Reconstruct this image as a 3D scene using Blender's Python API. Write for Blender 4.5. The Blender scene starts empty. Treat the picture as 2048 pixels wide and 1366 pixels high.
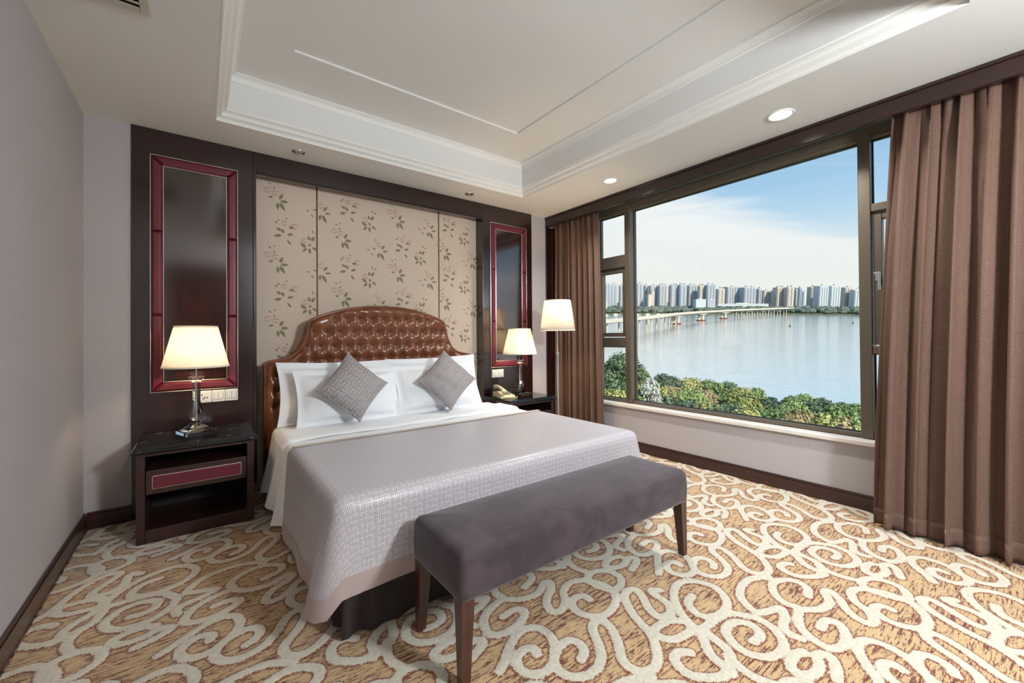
import bpy, bmesh, math, random
import numpy as np
from mathutils import Vector, Matrix, noise as mnoise

random.seed(7)
S = bpy.context.scene
COL = S.collection
PI = math.pi

# ------------------------------------------------------------------ camera
FPX, CYP, EYE = 820.61, 667.3, 1.2
YAW, PIT, ROL = math.radians(37.227), math.radians(.427), math.radians(-.433)
fw = Vector((math.sin(YAW) * math.cos(PIT), math.cos(YAW) * math.cos(PIT), math.sin(PIT)))
r0 = Vector((math.cos(YAW), -math.sin(YAW), 0))
u0 = r0.cross(fw)
rt = math.cos(ROL) * r0 + math.sin(ROL) * u0
up = -math.sin(ROL) * r0 + math.cos(ROL) * u0
cam = bpy.data.cameras.new('camera')
cam.sensor_width = 36
cam.lens = FPX / 2048 * 36
cam.shift_y = -(683 - CYP) / 2048
cam.clip_start, cam.clip_end = .05, 9000
co = bpy.data.objects.new('camera', cam)
COL.objects.link(co)
co.matrix_world = Matrix(((rt.x, up.x, -fw.x, 0), (rt.y, up.y, -fw.y, 0), (rt.z, up.z, -fw.z, EYE), (0, 0, 0, 1)))
S.camera = co

# the land and the river outside lie a few degrees off level, as in the photograph
ef = (fw + (CYP - 598) / FPX * up).normalized()
er = rt.copy()
eu = er.cross(ef).normalized()
MEXT = Matrix(((er.x, ef.x, eu.x, 0), (er.y, ef.y, eu.y, 0), (er.z, ef.z, eu.z, EYE), (0, 0, 0, 1)))

# ------------------------------------------------------------------ world / sun / exposure
S.view_settings.view_transform = 'Standard'
S.view_settings.look = 'None'
S.view_settings.gamma = 1
S.view_settings.use_curve_mapping = False
S.view_settings.exposure = 0.22
S.cycles.caustics_reflective = False
S.cycles.caustics_refractive = False
S.cycles.adaptive_threshold = .025
S.cycles.max_bounces = 6
S.cycles.diffuse_bounces = 3
S.cycles.glossy_bounces = 3
S.cycles.transmission_bounces = 6
S.cycles.transparent_max_bounces = 8
W = bpy.data.worlds.new('sky')
S.world = W
W.use_nodes = True


class NT:
    """tiny helper round a node tree"""
    def __init__(s, tree):
        s.t = tree
        s.n = tree.nodes

    def add(s, typ, **kw):
        nd = s.n.new(typ)
        for k, v in kw.items():
            if k.startswith('i_'):
                key = k[2:]
                key = int(key) if key.isdigit() else key.replace('_', ' ')
                s.put(nd.inputs[key], v)
            else:
                setattr(nd, k, v)
        return nd

    def put(s, sock, v):
        if isinstance(v, bpy.types.NodeSocket):
            s.t.links.new(v, sock)
        else:
            sock.default_value = v

    def m(s, op, a, b=None, c=None, clamp=False):
        nd = s.n.new('ShaderNodeMath')
        nd.operation = op
        nd.use_clamp = clamp
        for i, v in enumerate((a, b, c)):
            if v is not None:
                s.put(nd.inputs[i], v)
        return nd.outputs[0]

    def vm(s, op, a, b=None, scale=None):
        nd = s.n.new('ShaderNodeVectorMath')
        nd.operation = op
        s.put(nd.inputs[0], a)
        if b is not None:
            s.put(nd.inputs[1], b)
        if scale is not None:
            s.put(nd.inputs['Scale'], scale)
        return nd.outputs['Value' if op in ('DOT_PRODUCT', 'LENGTH') else 'Vector']

    def mix(s, fac, a, b):
        nd = s.n.new('ShaderNodeMix')
        nd.data_type = 'RGBA'
        s.put(nd.inputs['Factor'], fac)
        s.put(nd.inputs['A'], a if isinstance(a, bpy.types.NodeSocket) else (*a, 1))
        s.put(nd.inputs['B'], b if isinstance(b, bpy.types.NodeSocket) else (*b, 1))
        return nd.outputs['Result']

    def ramp(s, fac, lo, hi):
        nd = s.n.new('ShaderNodeMapRange')
        nd.interpolation_type = 'SMOOTHSTEP'
        s.put(nd.inputs['Value'], fac)
        s.put(nd.inputs['From Min'], lo)
        s.put(nd.inputs['From Max'], hi)
        return nd.outputs['Result']

    def noise(s, vec, scale, detail=3, rough=.5, dist=0):
        nd = s.n.new('ShaderNodeTexNoise')
        s.put(nd.inputs['Vector'], vec)
        nd.inputs['Scale'].default_value = scale
        nd.inputs['Detail'].default_value = detail
        nd.inputs['Roughness'].default_value = rough
        nd.inputs['Distortion'].default_value = dist
        return nd.outputs['Fac']


w = NT(W.node_tree)
w.n.clear()
tc = w.add('ShaderNodeTexCoord').outputs['Generated']
dirv = w.vm('NORMALIZE', tc)
el = w.vm('DOT_PRODUCT', dirv, tuple(eu))
elc = w.m('MAXIMUM', el, .03)
qr = w.m('DIVIDE', w.vm('DOT_PRODUCT', dirv, tuple(er)), elc)
qf = w.m('DIVIDE', w.vm('DOT_PRODUCT', dirv, tuple(ef)), elc)
qv = w.add('ShaderNodeCombineXYZ', i_X=qr, i_Y=qf).outputs[0]
streak = w.add('ShaderNodeMapping', vector_type='POINT')
w.put(streak.inputs['Vector'], qv)
streak.inputs['Rotation'].default_value = (0, 0, .55)
streak.inputs['Scale'].default_value = (.25, 1.0, 1)
n1 = w.noise(streak.outputs[0], .9, 4, .6, .6)
n2 = w.noise(qv, .22, 3, .55)
line = w.m('SUBTRACT', qf, w.m('ADD', w.m('MULTIPLY', qr, .62), 3.05))
bank = w.m('ADD', line, w.m('MULTIPLY', w.m('SUBTRACT', n1, .5), 3.2))
cl = w.ramp(bank, -.35, 1.0)
cl2 = w.m('MULTIPLY', w.ramp(n2, .54, .72), .6)
cl = w.m('MAXIMUM', cl, cl2)
wisp = w.m('MULTIPLY', w.ramp(w.noise(streak.outputs[0], 2.2, 4, .65, 1.0), .5, .85), .25)
cl = w.m('MAXIMUM', cl, wisp)
hazef = w.ramp(el, .22, .0)
blue = w.mix(w.ramp(el, .08, .5), (.38, .56, .72), (.15, .35, .61))
cloudc = w.mix(w.noise(streak.outputs[0], 3.5, 3, .6), (.68, .715, .74), (.79, .80, .80))
col = w.mix(cl, blue, cloudc)
col = w.mix(hazef, col, (.72, .73, .705))
SKY = 1.12
bg = w.add('ShaderNodeBackground', i_Color=col, i_Strength=SKY)
w.put(w.add('ShaderNodeOutputWorld').inputs['Surface'], bg.outputs[0])

sun = bpy.data.lights.new('sun', 'SUN')
sun.energy = 5.0
sun.color = (1, .9, .74)
sun.angle = .01
so = bpy.data.objects.new('sun', sun)
COL.objects.link(so)
so.rotation_euler = Vector((-.22, -.78, .55)).to_track_quat('Z', 'Y').to_euler()

FILL_GLOBE = 208.0        # radiance of the fill globe added behind the camera
DOWN_W = 17.0       # each lit downlight
TABLE_W = 5.0
FLOORLAMP_W = 12.0

# ------------------------------------------------------------------ materials
MATS = {}


def srgb(r, g, b):
    f = lambda c: (c / 255 / 12.92) if c / 255 <= .04045 else ((c / 255 + .055) / 1.055) ** 2.4
    return (f(r), f(g), f(b))


def mat(name, col=(.5, .5, .5), rough=.5, metal=0., **kw):
    m = bpy.data.materials.new(name)
    m.use_nodes = True
    t = NT(m.node_tree)
    p = t.n['Principled BSDF']
    p.inputs['Base Color'].default_value = (*col, 1)
    p.inputs['Roughness'].default_value = rough
    p.inputs['Metallic'].default_value = metal
    for k, v in kw.items():
        p.inputs[k].default_value = v
    MATS[name] = m
    return m, t, p


def coords(t, kind='Object', scale=None):
    c = t.add('ShaderNodeTexCoord').outputs[kind]
    if scale:
        mp = t.add('ShaderNodeMapping')
        t.put(mp.inputs['Vector'], c)
        mp.inputs['Scale'].default_value = scale
        return mp.outputs[0]
    return c


def bump(t, p, h, dist=.002, strength=.5):
    b = t.add('ShaderNodeBump')
    b.inputs['Strength'].default_value = strength
    b.inputs['Distance'].default_value = dist
    t.put(b.inputs['Height'], h)
    t.put(p.inputs['Normal'], b.outputs[0])


# woven wall covering
def fabric_wall(name, c1, c2, rough=.8):
    m, t, p = mat(name, c1, rough)
    v = coords(t)
    a = t.noise(coords(t, 'Object', (90, 90, 900)), 1, 2)
    b = t.noise(coords(t, 'Object', (900, 900, 90)), 1, 2)
    f = t.m('MULTIPLY', t.m('ADD', a, b), .5)
    t.put(p.inputs['Base Color'], t.mix(t.ramp(f, .35, .65), c1, c2))
    return m


fabric_wall('wall_cloth', srgb(174, 167, 168), srgb(186, 180, 180))
m, t, p = mat('ceiling_paint', srgb(226, 226, 223), .7)
m, t, p = mat('moulding_paint', srgb(232, 232, 228), .5)


def wood(name, c1, c2, rough=.17, coat=1., sc=(4, 4, .35), freq=6, cior=1.8):
    m, t, p = mat(name, c1, rough)
    v = coords(t, 'Object', sc)
    n = t.noise(v, freq, 6, .6, .5)
    n2 = t.noise(v, freq * 14, 3, .6)
    f = t.m('ADD', t.m('MULTIPLY', n, .8), t.m('MULTIPLY', n2, .2))
    t.put(p.inputs['Base Color'], t.mix(t.ramp(f, .38, .66), c1, c2))
    t.put(p.inputs['Roughness'], t.m('ADD', t.m('MULTIPLY', n2, .1), rough - .05))
    p.inputs['Coat Weight'].default_value = coat
    p.inputs['Coat Roughness'].default_value = rough
    p.inputs['Coat IOR'].default_value = cior
    return m


wood('mahogany', (.015, .0045, .004), (.026, .007, .006), .2, .8, cior=1.45)
wood('mahogany_panel', (.016, .006, .005), (.040, .011, .007), .11, 1., (3, 3, .5), 4, 1.95)
wood('mahogany_across', (.015, .0045, .004), (.026, .007, .006), .22, .6, (.35, 4, 4), 6, 1.4)
wood('baseboard_wood', (.030, .010, .008), (.050, .017, .012), .3, .2, (.4, .4, 4), 6, 1.45)
wood('leg_wood', (.045, .015, .010), (.085, .028, .016), .3, .3, (4, 4, .35), 6, 1.45)
wood('cabinet_wood', (.028, .009, .008), (.045, .015, .012), .35, .2, (4, 4, .35), 6, 1.45)
mat('cabinet_inside', (.012, .008, .008), .7)
m, t, p = mat('red_leather', (.125, .012, .022), .38)
n = t.noise(coords(t), 260, 3)
t.put(p.inputs['Base Color'], t.mix(n, (.11, .010, .020), (.145, .014, .026)))
bump(t, p, n, .0008, .3)
mat('silver_bead', (.80, .77, .73), .22, 1.0)
m, t, p = mat('brushed_metal', (.62, .58, .54), .3, 1.0)
t.put(p.inputs['Roughness'], t.m('ADD', t.m('MULTIPLY', t.noise(coords(t, 'Object', (300, 300, 4)), 1), .2), .18))
mat('chrome', (.82, .82, .82), .08, 1.0)

# wallpaper cloth
m, t, p = mat('wallpaper_cloth', srgb(196, 176, 154), .75)
f = t.m('MULTIPLY', t.m('ADD', t.noise(coords(t, 'Object', (60, 60, 700)), 1, 2), t.noise(coords(t, 'Object', (700, 60, 60)), 1, 2)), .5)
t.put(p.inputs['Base Color'], t.mix(t.ramp(f, .35, .65), srgb(205, 186, 166), srgb(218, 202, 184)))
bump(t, p, f, .001, .25)
m, t, p = mat('print_leaf', srgb(112, 104, 80), .8)
t.put(p.inputs['Base Color'], t.mix(t.ramp(t.noise(coords(t), 160, 3), .35, .65), srgb(112, 105, 82), srgb(158, 147, 120)))
m, t, p = mat('print_rose', srgb(184, 140, 126), .8)
t.put(p.inputs['Base Color'], t.mix(t.ramp(t.noise(coords(t), 140, 3), .35, .65), srgb(186, 140, 126), srgb(208, 176, 158)))
mat('seam_brown', srgb(132, 96, 66), .6)

# chesterfield leather
m, t, p = mat('brown_leather', (.17, .05, .02), .23)
n = t.noise(coords(t), 9, 4, .6)
t.put(p.inputs['Base Color'], t.mix(t.ramp(n, .3, .7), (.150, .045, .017), (.215, .072, .030)))
v = t.add('ShaderNodeTexVoronoi')
v.inputs['Scale'].default_value = 420
t.put(v.inputs['Vector'], coords(t))
bump(t, p, v.outputs['Distance'], .0005, .25)
p.inputs['Specular IOR Level'].default_value = .6
mat('leather_button', (.09, .028, .012), .25)

# linens
m, t, p = mat('white_cotton', (.86, .87, .89), .75)
p.inputs['Sheen Weight'].default_value = .15
bump(t, p, t.noise(coords(t), 7, 4, .55, .4), .010, .22)
m, t, p = mat('white_sheet', (.84, .85, .87), .75)
bump(t, p, t.noise(coords(t, 'Object', (5, 9, 5)), 1.2, 5, .55, .8), .010, .25)


def fret(name, cell, c_line, c_ground, r_line, r_ground, width=.17, uv=True):
    """fretwork weave: each cell is crossed or cornered by a line picked at random"""
    m, t, p = mat(name, c_line, .4)
    v = t.vm('SCALE', coords(t, 'UV'), scale=1 / cell)
    fl = t.vm('FLOOR', v)
    fr = t.vm('FRACTION', v)
    sx = t.add('ShaderNodeSeparateXYZ')
    t.put(sx.inputs[0], fr)
    sf = t.add('ShaderNodeSeparateXYZ')
    t.put(sf.inputs[0], fl)
    wn = t.add('ShaderNodeTexWhiteNoise', noise_dimensions='2D')
    t.put(wn.inputs['Vector'], t.vm('MODULO', fl, (9, 9, 1)))
    pick = t.m('GREATER_THAN', wn.outputs['Value'], .5)
    ax = t.m('ABSOLUTE', t.m('SUBTRACT', sx.outputs[0], .5))
    ay = t.m('ABSOLUTE', t.m('SUBTRACT', sx.outputs[1], .5))
    d1 = t.m('LESS_THAN', ax, width)
    d2 = t.m('LESS_THAN', ay, width)
    bar = t.m('ADD', t.m('MULTIPLY', d1, pick), t.m('MULTIPLY', d2, t.m('SUBTRACT', 1, pick)))
    # frame lines that tie the cells together
    fx = t.m('MODULO', sf.outputs[0], 3)
    fy = t.m('MODULO', sf.outputs[1], 3)
    grid = t.m('MAXIMUM', t.m('MULTIPLY', t.m('LESS_THAN', t.m('ABSOLUTE', fx), .5), d1), t.m('MULTIPLY', t.m('LESS_THAN', t.m('ABSOLUTE', fy), .5), d2))
    f = t.m('MAXIMUM', bar, grid, clamp=True)
    t.put(p.inputs['Base Color'], t.mix(f, c_ground, c_line))
    t.put(p.inputs['Roughness'], t.m('ADD', t.m('MULTIPLY', f, r_line - r_ground), r_ground))
    bump(t, p, f, .0008, .35)
    p.inputs['Sheen Weight'].default_value = .2
    return m, t, p


fret('bedspread_weave', .008, srgb(216, 211, 213), srgb(152, 143, 146), .26, .55)
fret('cushion_weave', .0085, srgb(190, 184, 182), srgb(84, 72, 74), .5, .7, .24)
m, t, p = mat('satin_band', srgb(168, 150, 146), .34)
p.inputs['Sheen Weight'].default_value = .2
bump(t, p, t.noise(coords(t), 5, 3), .006, .25)
m, t, p = mat('gold_border', srgb(206, 192, 180), .4)
m, t, p = mat('skirt_cloth', (.028, .018, .017), .8)
m, t, p = mat('bench_velvet', srgb(82, 70, 74), .85)
n = t.noise(coords(t), 7, 5, .6, .4)
n2 = t.noise(coords(t), 900, 2)
t.put(p.inputs['Base Color'], t.mix(t.m('ADD', t.m('MULTIPLY', t.ramp(n, .35, .68), .8), t.m('MULTIPLY', n2, .2)), srgb(50, 39, 44), srgb(74, 61, 67)))
p.inputs['Sheen Weight'].default_value = .3
p.inputs['Sheen Roughness'].default_value = .4
bump(t, p, n2, .001, .3)

# curtains
m, t, p = mat('curtain_cloth', srgb(140, 108, 92), .85)
f = t.m('MULTIPLY', t.m('ADD', t.noise(coords(t, 'Object', (60, 60, 800)), 1, 2), t.noise(coords(t, 'Object', (700, 700, 90)), 1, 2)), .5)
t.put(p.inputs['Base Color'], t.mix(t.ramp(f, .3, .7), srgb(80, 56, 45), srgb(116, 88, 73)))
p.inputs['Sheen Weight'].default_value = .06
bump(t, p, f, .0015, .35)

# marble
m, t, p = mat('black_marble', (.012, .012, .014), .07)
v = coords(t)
nz = t.noise(v, 5, 5, .6, 1.2)
vein = t.ramp(t.m('ABSOLUTE', t.m('SUBTRACT', nz, .5)), .012, .0)
mask = t.ramp(t.noise(v, 9, 3), .52, .7)
t.put(p.inputs['Base Color'], t.mix(t.m('MULTIPLY', vein, mask), (.012, .012, .014), (.45, .45, .46)))

# window
m, t, p = mat('bronze_frame', srgb(112, 101, 87), .38, .5)
m, t, p = mat('gasket_rubber', (.02, .02, .02), .6)
m, t, p = mat('sill_stone', srgb(226, 218, 208), .4)
m, t, p = mat('white_plastic', srgb(226, 226, 222), .35)
m, t, p = mat('grey_plastic', srgb(150, 150, 148), .4)
m, t, p = mat('cream_plastic', srgb(205, 196, 160), .35)
m, t, p = mat('vent_metal', srgb(196, 192, 180), .45)
m, t, p = mat('dark_void', (.01, .01, .01), .9)

m = bpy.data.materials.new('window_glass')
m.use_nodes = True
MATS['window_glass'] = m
t = NT(m.node_tree)
t.n.clear()
geo = t.add('ShaderNodeNewGeometry')
fr = t.add('ShaderNodeFresnel')      # the same on the way in and on the way out of the pane
t.put(fr.inputs['IOR'], t.m('SUBTRACT', 1.38, t.m('MULTIPLY', geo.outputs['Backfacing'], 1.38 - 1 / 1.38)))
mx = t.add('ShaderNodeMixShader')
t.put(mx.inputs[0], fr.outputs[0])
t.put(mx.inputs[1], t.add('ShaderNodeBsdfTransparent', i_Color=(.97, .985, .98, 1)).outputs[0])
t.put(mx.inputs[2], t.add('ShaderNodeBsdfGlossy', i_Roughness=.0).outputs[0])
t.put(t.add('ShaderNodeOutputMaterial').inputs[0], mx.outputs[0])

m = bpy.data.materials.new('crystal')
m.use_nodes = True
MATS['crystal'] = m
t = NT(m.node_tree)
t.n.clear()
g = t.add('ShaderNodeBsdfGlass', i_IOR=1.5, i_Roughness=.0, i_Color=(.97, .98, .97, 1))
t.put(t.add('ShaderNodeOutputMaterial').inputs[0], g.outputs[0])


def shade_mat(name, col):
    m = bpy.data.materials.new(name)
    m.use_nodes = True
    MATS[name] = m
    t = NT(m.node_tree)
    t.n.clear()
    a = t.add('ShaderNodeBsdfDiffuse', i_Color=(*col, 1))
    b = t.add('ShaderNodeBsdfTranslucent', i_Color=(*col, 1))
    mx = t.add('ShaderNodeMixShader', i_0=.5)
    t.put(mx.inputs[1], a.outputs[0])
    t.put(mx.inputs[2], b.outputs[0])
    t.put(t.add('ShaderNodeOutputMaterial').inputs[0], mx.outputs[0])


shade_mat('shade_silk', (.88, .86, .82))


def emit(name, col, s):
    m = bpy.data.materials.new(name)
    m.use_nodes = True
    MATS[name] = m
    t = NT(m.node_tree)
    t.n.clear()
    t.put(t.add('ShaderNodeOutputMaterial').inputs[0], t.add('ShaderNodeEmission', i_Color=(*col, 1), i_Strength=s).outputs[0])


emit('lamp_glow', (1, .97, .9), 4)
emit('fill_glow', (.89, .955, 1), FILL_GLOBE)
emit('bulb_glow', (1, .85, .62), 6)

# carpet: distance to the scrolls is carried by the mesh
m, t, p = mat('carpet_scroll', (.7, .6, .45), .95)
at = t.add('ShaderNodeAttribute', attribute_name='scroll')
v = coords(t)
fz = t.noise(v, 260, 2)
fz2 = t.noise(v, 60, 3)
d = t.m('ADD', at.outputs['Fac'], t.m('MULTIPLY', t.m('SUBTRACT', fz, .5), .020))
d = t.m('ADD', d, t.m('MULTIPLY', t.m('SUBTRACT', fz2, .5), .010))
st = t.noise(coords(t, 'Object', (11, 95, 1)), 1, 4, .75, .3)
st2 = t.noise(coords(t, 'Object', (40, 260, 1)), 1, 3, .7)
patch = t.noise(v, 5, 2)
sv = t.m('ADD', t.m('ADD', t.m('MULTIPLY', st, .75), t.m('MULTIPLY', st2, .35)), t.m('MULTIPLY', t.m('SUBTRACT', patch, .5), .12))
ground = t.mix(t.ramp(st2, .3, .7), srgb(180, 147, 104), srgb(202, 171, 128))
ground = t.mix(t.ramp(sv, .572, .602), ground, srgb(98, 44, 26))
cream = t.mix(t.ramp(fz2, .3, .7), srgb(196, 187, 167), srgb(212, 204, 186))
edge = t.m('MULTIPLY', t.ramp(d, .0285, .026), t.ramp(t.m('ADD', st2, t.m('MULTIPLY', fz2, .6)), .66, .80))
ground = t.mix(edge, ground, srgb(116, 56, 34))
isc = t.ramp(d, .0205, .0185)
t.put(p.inputs['Base Color'], t.mix(isc, ground, cream))
p.inputs['Sheen Weight'].default_value = .2
bump(t, p, t.noise(v, 420, 1), .004, .5)
m, t, p = mat('carpet_border', srgb(110, 92, 78), .95)
wv = t.noise(coords(t, 'Object', (9, 5, 1)), 1.2, 3, .5, 2.2)
t.put(p.inputs['Base Color'], t.mix(t.ramp(t.m('ABSOLUTE', t.m('SUBTRACT', wv, .5)), .03, .06), srgb(66, 50, 40), srgb(128, 108, 90)))


def M(n):
    return MATS[n]


# ------------------------------------------------------------------ mesh helpers
class MB:
    def __init__(s, off=(0, 0, 0)):
        s.v, s.f, s.uv = [], [], None
        s.o = Vector(off)

    def vert(s, p):
        s.v.append(Vector(p) - s.o)
        return len(s.v) - 1

    def box(s, x0, x1, y0, y1, z0, z1):
        b = len(s.v)
        for z in (z0, z1):
            for x, y in ((x0, y0), (x1, y0), (x1, y1), (x0, y1)):
                s.vert((x, y, z))
        s.f += [(b, b + 3, b + 2, b + 1), (b + 4, b + 5, b + 6, b + 7)]
        for i in range(4):
            j = (i + 1) % 4
            s.f.append((b + i, b + j, b + 4 + j, b + 4 + i))
        return s

    def loops(s, L, cap0=True, cap1=True, close=True):
        """skin a list of equal length point loops"""
        n = len(L[0])
        b = len(s.v)
        for lp in L:
            for p in lp:
                s.vert(p)
        for k in range(len(L) - 1):
            for i in range(n if close else n - 1):
                j = (i + 1) % n
                s.f.append((b + k * n + i, b + k * n + j, b + (k + 1) * n + j, b + (k + 1) * n + i))
        if cap0:
            s.f.append(tuple(b + i for i in range(n))[::-1])
        if cap1:
            s.f.append(tuple(b + (len(L) - 1) * n + i for i in range(n)))
        return s

    def lathe(s, prof, c=(0, 0, 0), n=32, pleat=0, cap0=True, cap1=True, k=1):
        L = []
        for r, z in prof:
            lp = []
            for i in range(n):
                a = 2 * PI * i / n
                rr = r * (1 + (pleat if i % 2 else 0))
                lp.append((c[0] + rr * math.cos(a), c[1] + rr * math.sin(a), c[2] + z))
            L.append(lp)
        return s.loops(L, cap0, cap1)

    def tube(s, pts, r, n=8, taper=None):
        pts = [Vector(p) for p in pts]
        L = []
        ref = Vector((.123, .456, .88))
        for i, p in enumerate(pts):
            d = (pts[min(i + 1, len(pts) - 1)] - pts[max(i - 1, 0)]).normalized()
            a = d.cross(ref)
            if a.length < .1:
                a = d.cross(Vector((1, 0, 0)))
            a.normalize()
            b = d.cross(a)
            ref = b.cross(d) * 0 + ref
            rr = r if taper is None else r * taper[i]
            L.append([p + rr * (math.cos(2 * PI * k / n) * a + math.sin(2 * PI * k / n) * b) for k in range(n)])
        return s.loops(L)

    def grid(s, P, wrap=False):
        """P[i][j] points"""
        b = len(s.v)
        n, m_ = len(P), len(P[0])
        for row in P:
            for p in row:
                s.vert(p)
        for i in range(n - 1):
            for j in range(m_ - 1):
                a = b + i * m_ + j
                s.f.append((a, a + 1, a + m_ + 1, a + m_))
        return s

    def build(s, name, m, parent=None, smooth=False, bevel=0, uv=None, solid=0, seg=2):
        me = bpy.data.meshes.new(name)
        me.from_pydata([tuple(v) for v in s.v], [], s.f)
        me.materials.append(M(m))
        bm = bmesh.new()
        bm.from_mesh(me)
        if uv is None:
            bmesh.ops.recalc_face_normals(bm, faces=bm.faces)
        else:
            ul = bm.loops.layers.uv.new('UVMap')
            bm.verts.index_update()
            for fc in bm.faces:
                for lp in fc.loops:
                    lp[ul].uv = uv[lp.vert.index]
            bmesh.ops.recalc_face_normals(bm, faces=bm.faces)
        bm.to_mesh(me)
        bm.free()
        if smooth:
            for pl in me.polygons:
                pl.use_smooth = True
        o = bpy.data.objects.new(name, me)
        COL.objects.link(o)
        if bevel:
            md = o.modifiers.new('bevel', 'BEVEL')
            md.width = bevel
            md.segments = seg
            md.limit_method = 'ANGLE'
            md.angle_limit = .6
            md.harden_normals = False
        if solid:
            md = o.modifiers.new('solid', 'SOLIDIFY')
            md.thickness = solid
            md.offset = 0
        if parent:
            o.parent = parent
        return o


def tag(o, label=None, cat=None, group=None, kind=None):
    if label:
        o['label'] = label
    if cat:
        o['category'] = cat
    if group:
        o['group'] = group
    if kind:
        o['kind'] = kind
    return o


def thing(name, label, cat, loc=(0, 0, 0), rz=0, group=None, kind=None):
    o = bpy.data.objects.new(name, None)
    o.empty_display_size = .1
    COL.objects.link(o)
    o.location = loc
    o.rotation_euler = (0, 0, rz)
    return tag(o, label, cat, group, kind)


def structure(name, label=None, cat=None):
    o = thing(name, label, cat, kind='structure')
    return o


def copy_tree(o, parent=None, matname=None):
    c = o.copy()
    COL.objects.link(c)
    c.parent = parent
    for ch in list(o.children):
        copy_tree(ch, c)
    return c


def bx(name, m, x0, x1, y0, y1, z0, z1, parent=None, bevel=0, off=(0, 0, 0), **k):
    return MB(off).box(x0, x1, y0, y1, z0, z1).build(name, m, parent, bevel=bevel, **k)


def light(name, typ, loc, energy, color=(1, 1, 1), parent=None, rot=None, **kw):
    l = bpy.data.lights.new(name, typ)
    l.energy = energy
    l.color = color
    for k, v in kw.items():
        setattr(l, k, v)
    o = bpy.data.objects.new(name, l)
    COL.objects.link(o)
    o.location = loc
    if rot:
        o.rotation_euler = rot
    if parent:
        o.parent = parent
    return o


# ------------------------------------------------------------------ room shell
XL, XR, YB, YF, ZC = -.59, 3.61, 3.715, -2.8, 2.64
ZT = 2.945                      # tray top
TX0, TX1, TY0, TY1 = .085, 2.672, .20, 3.31

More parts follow.
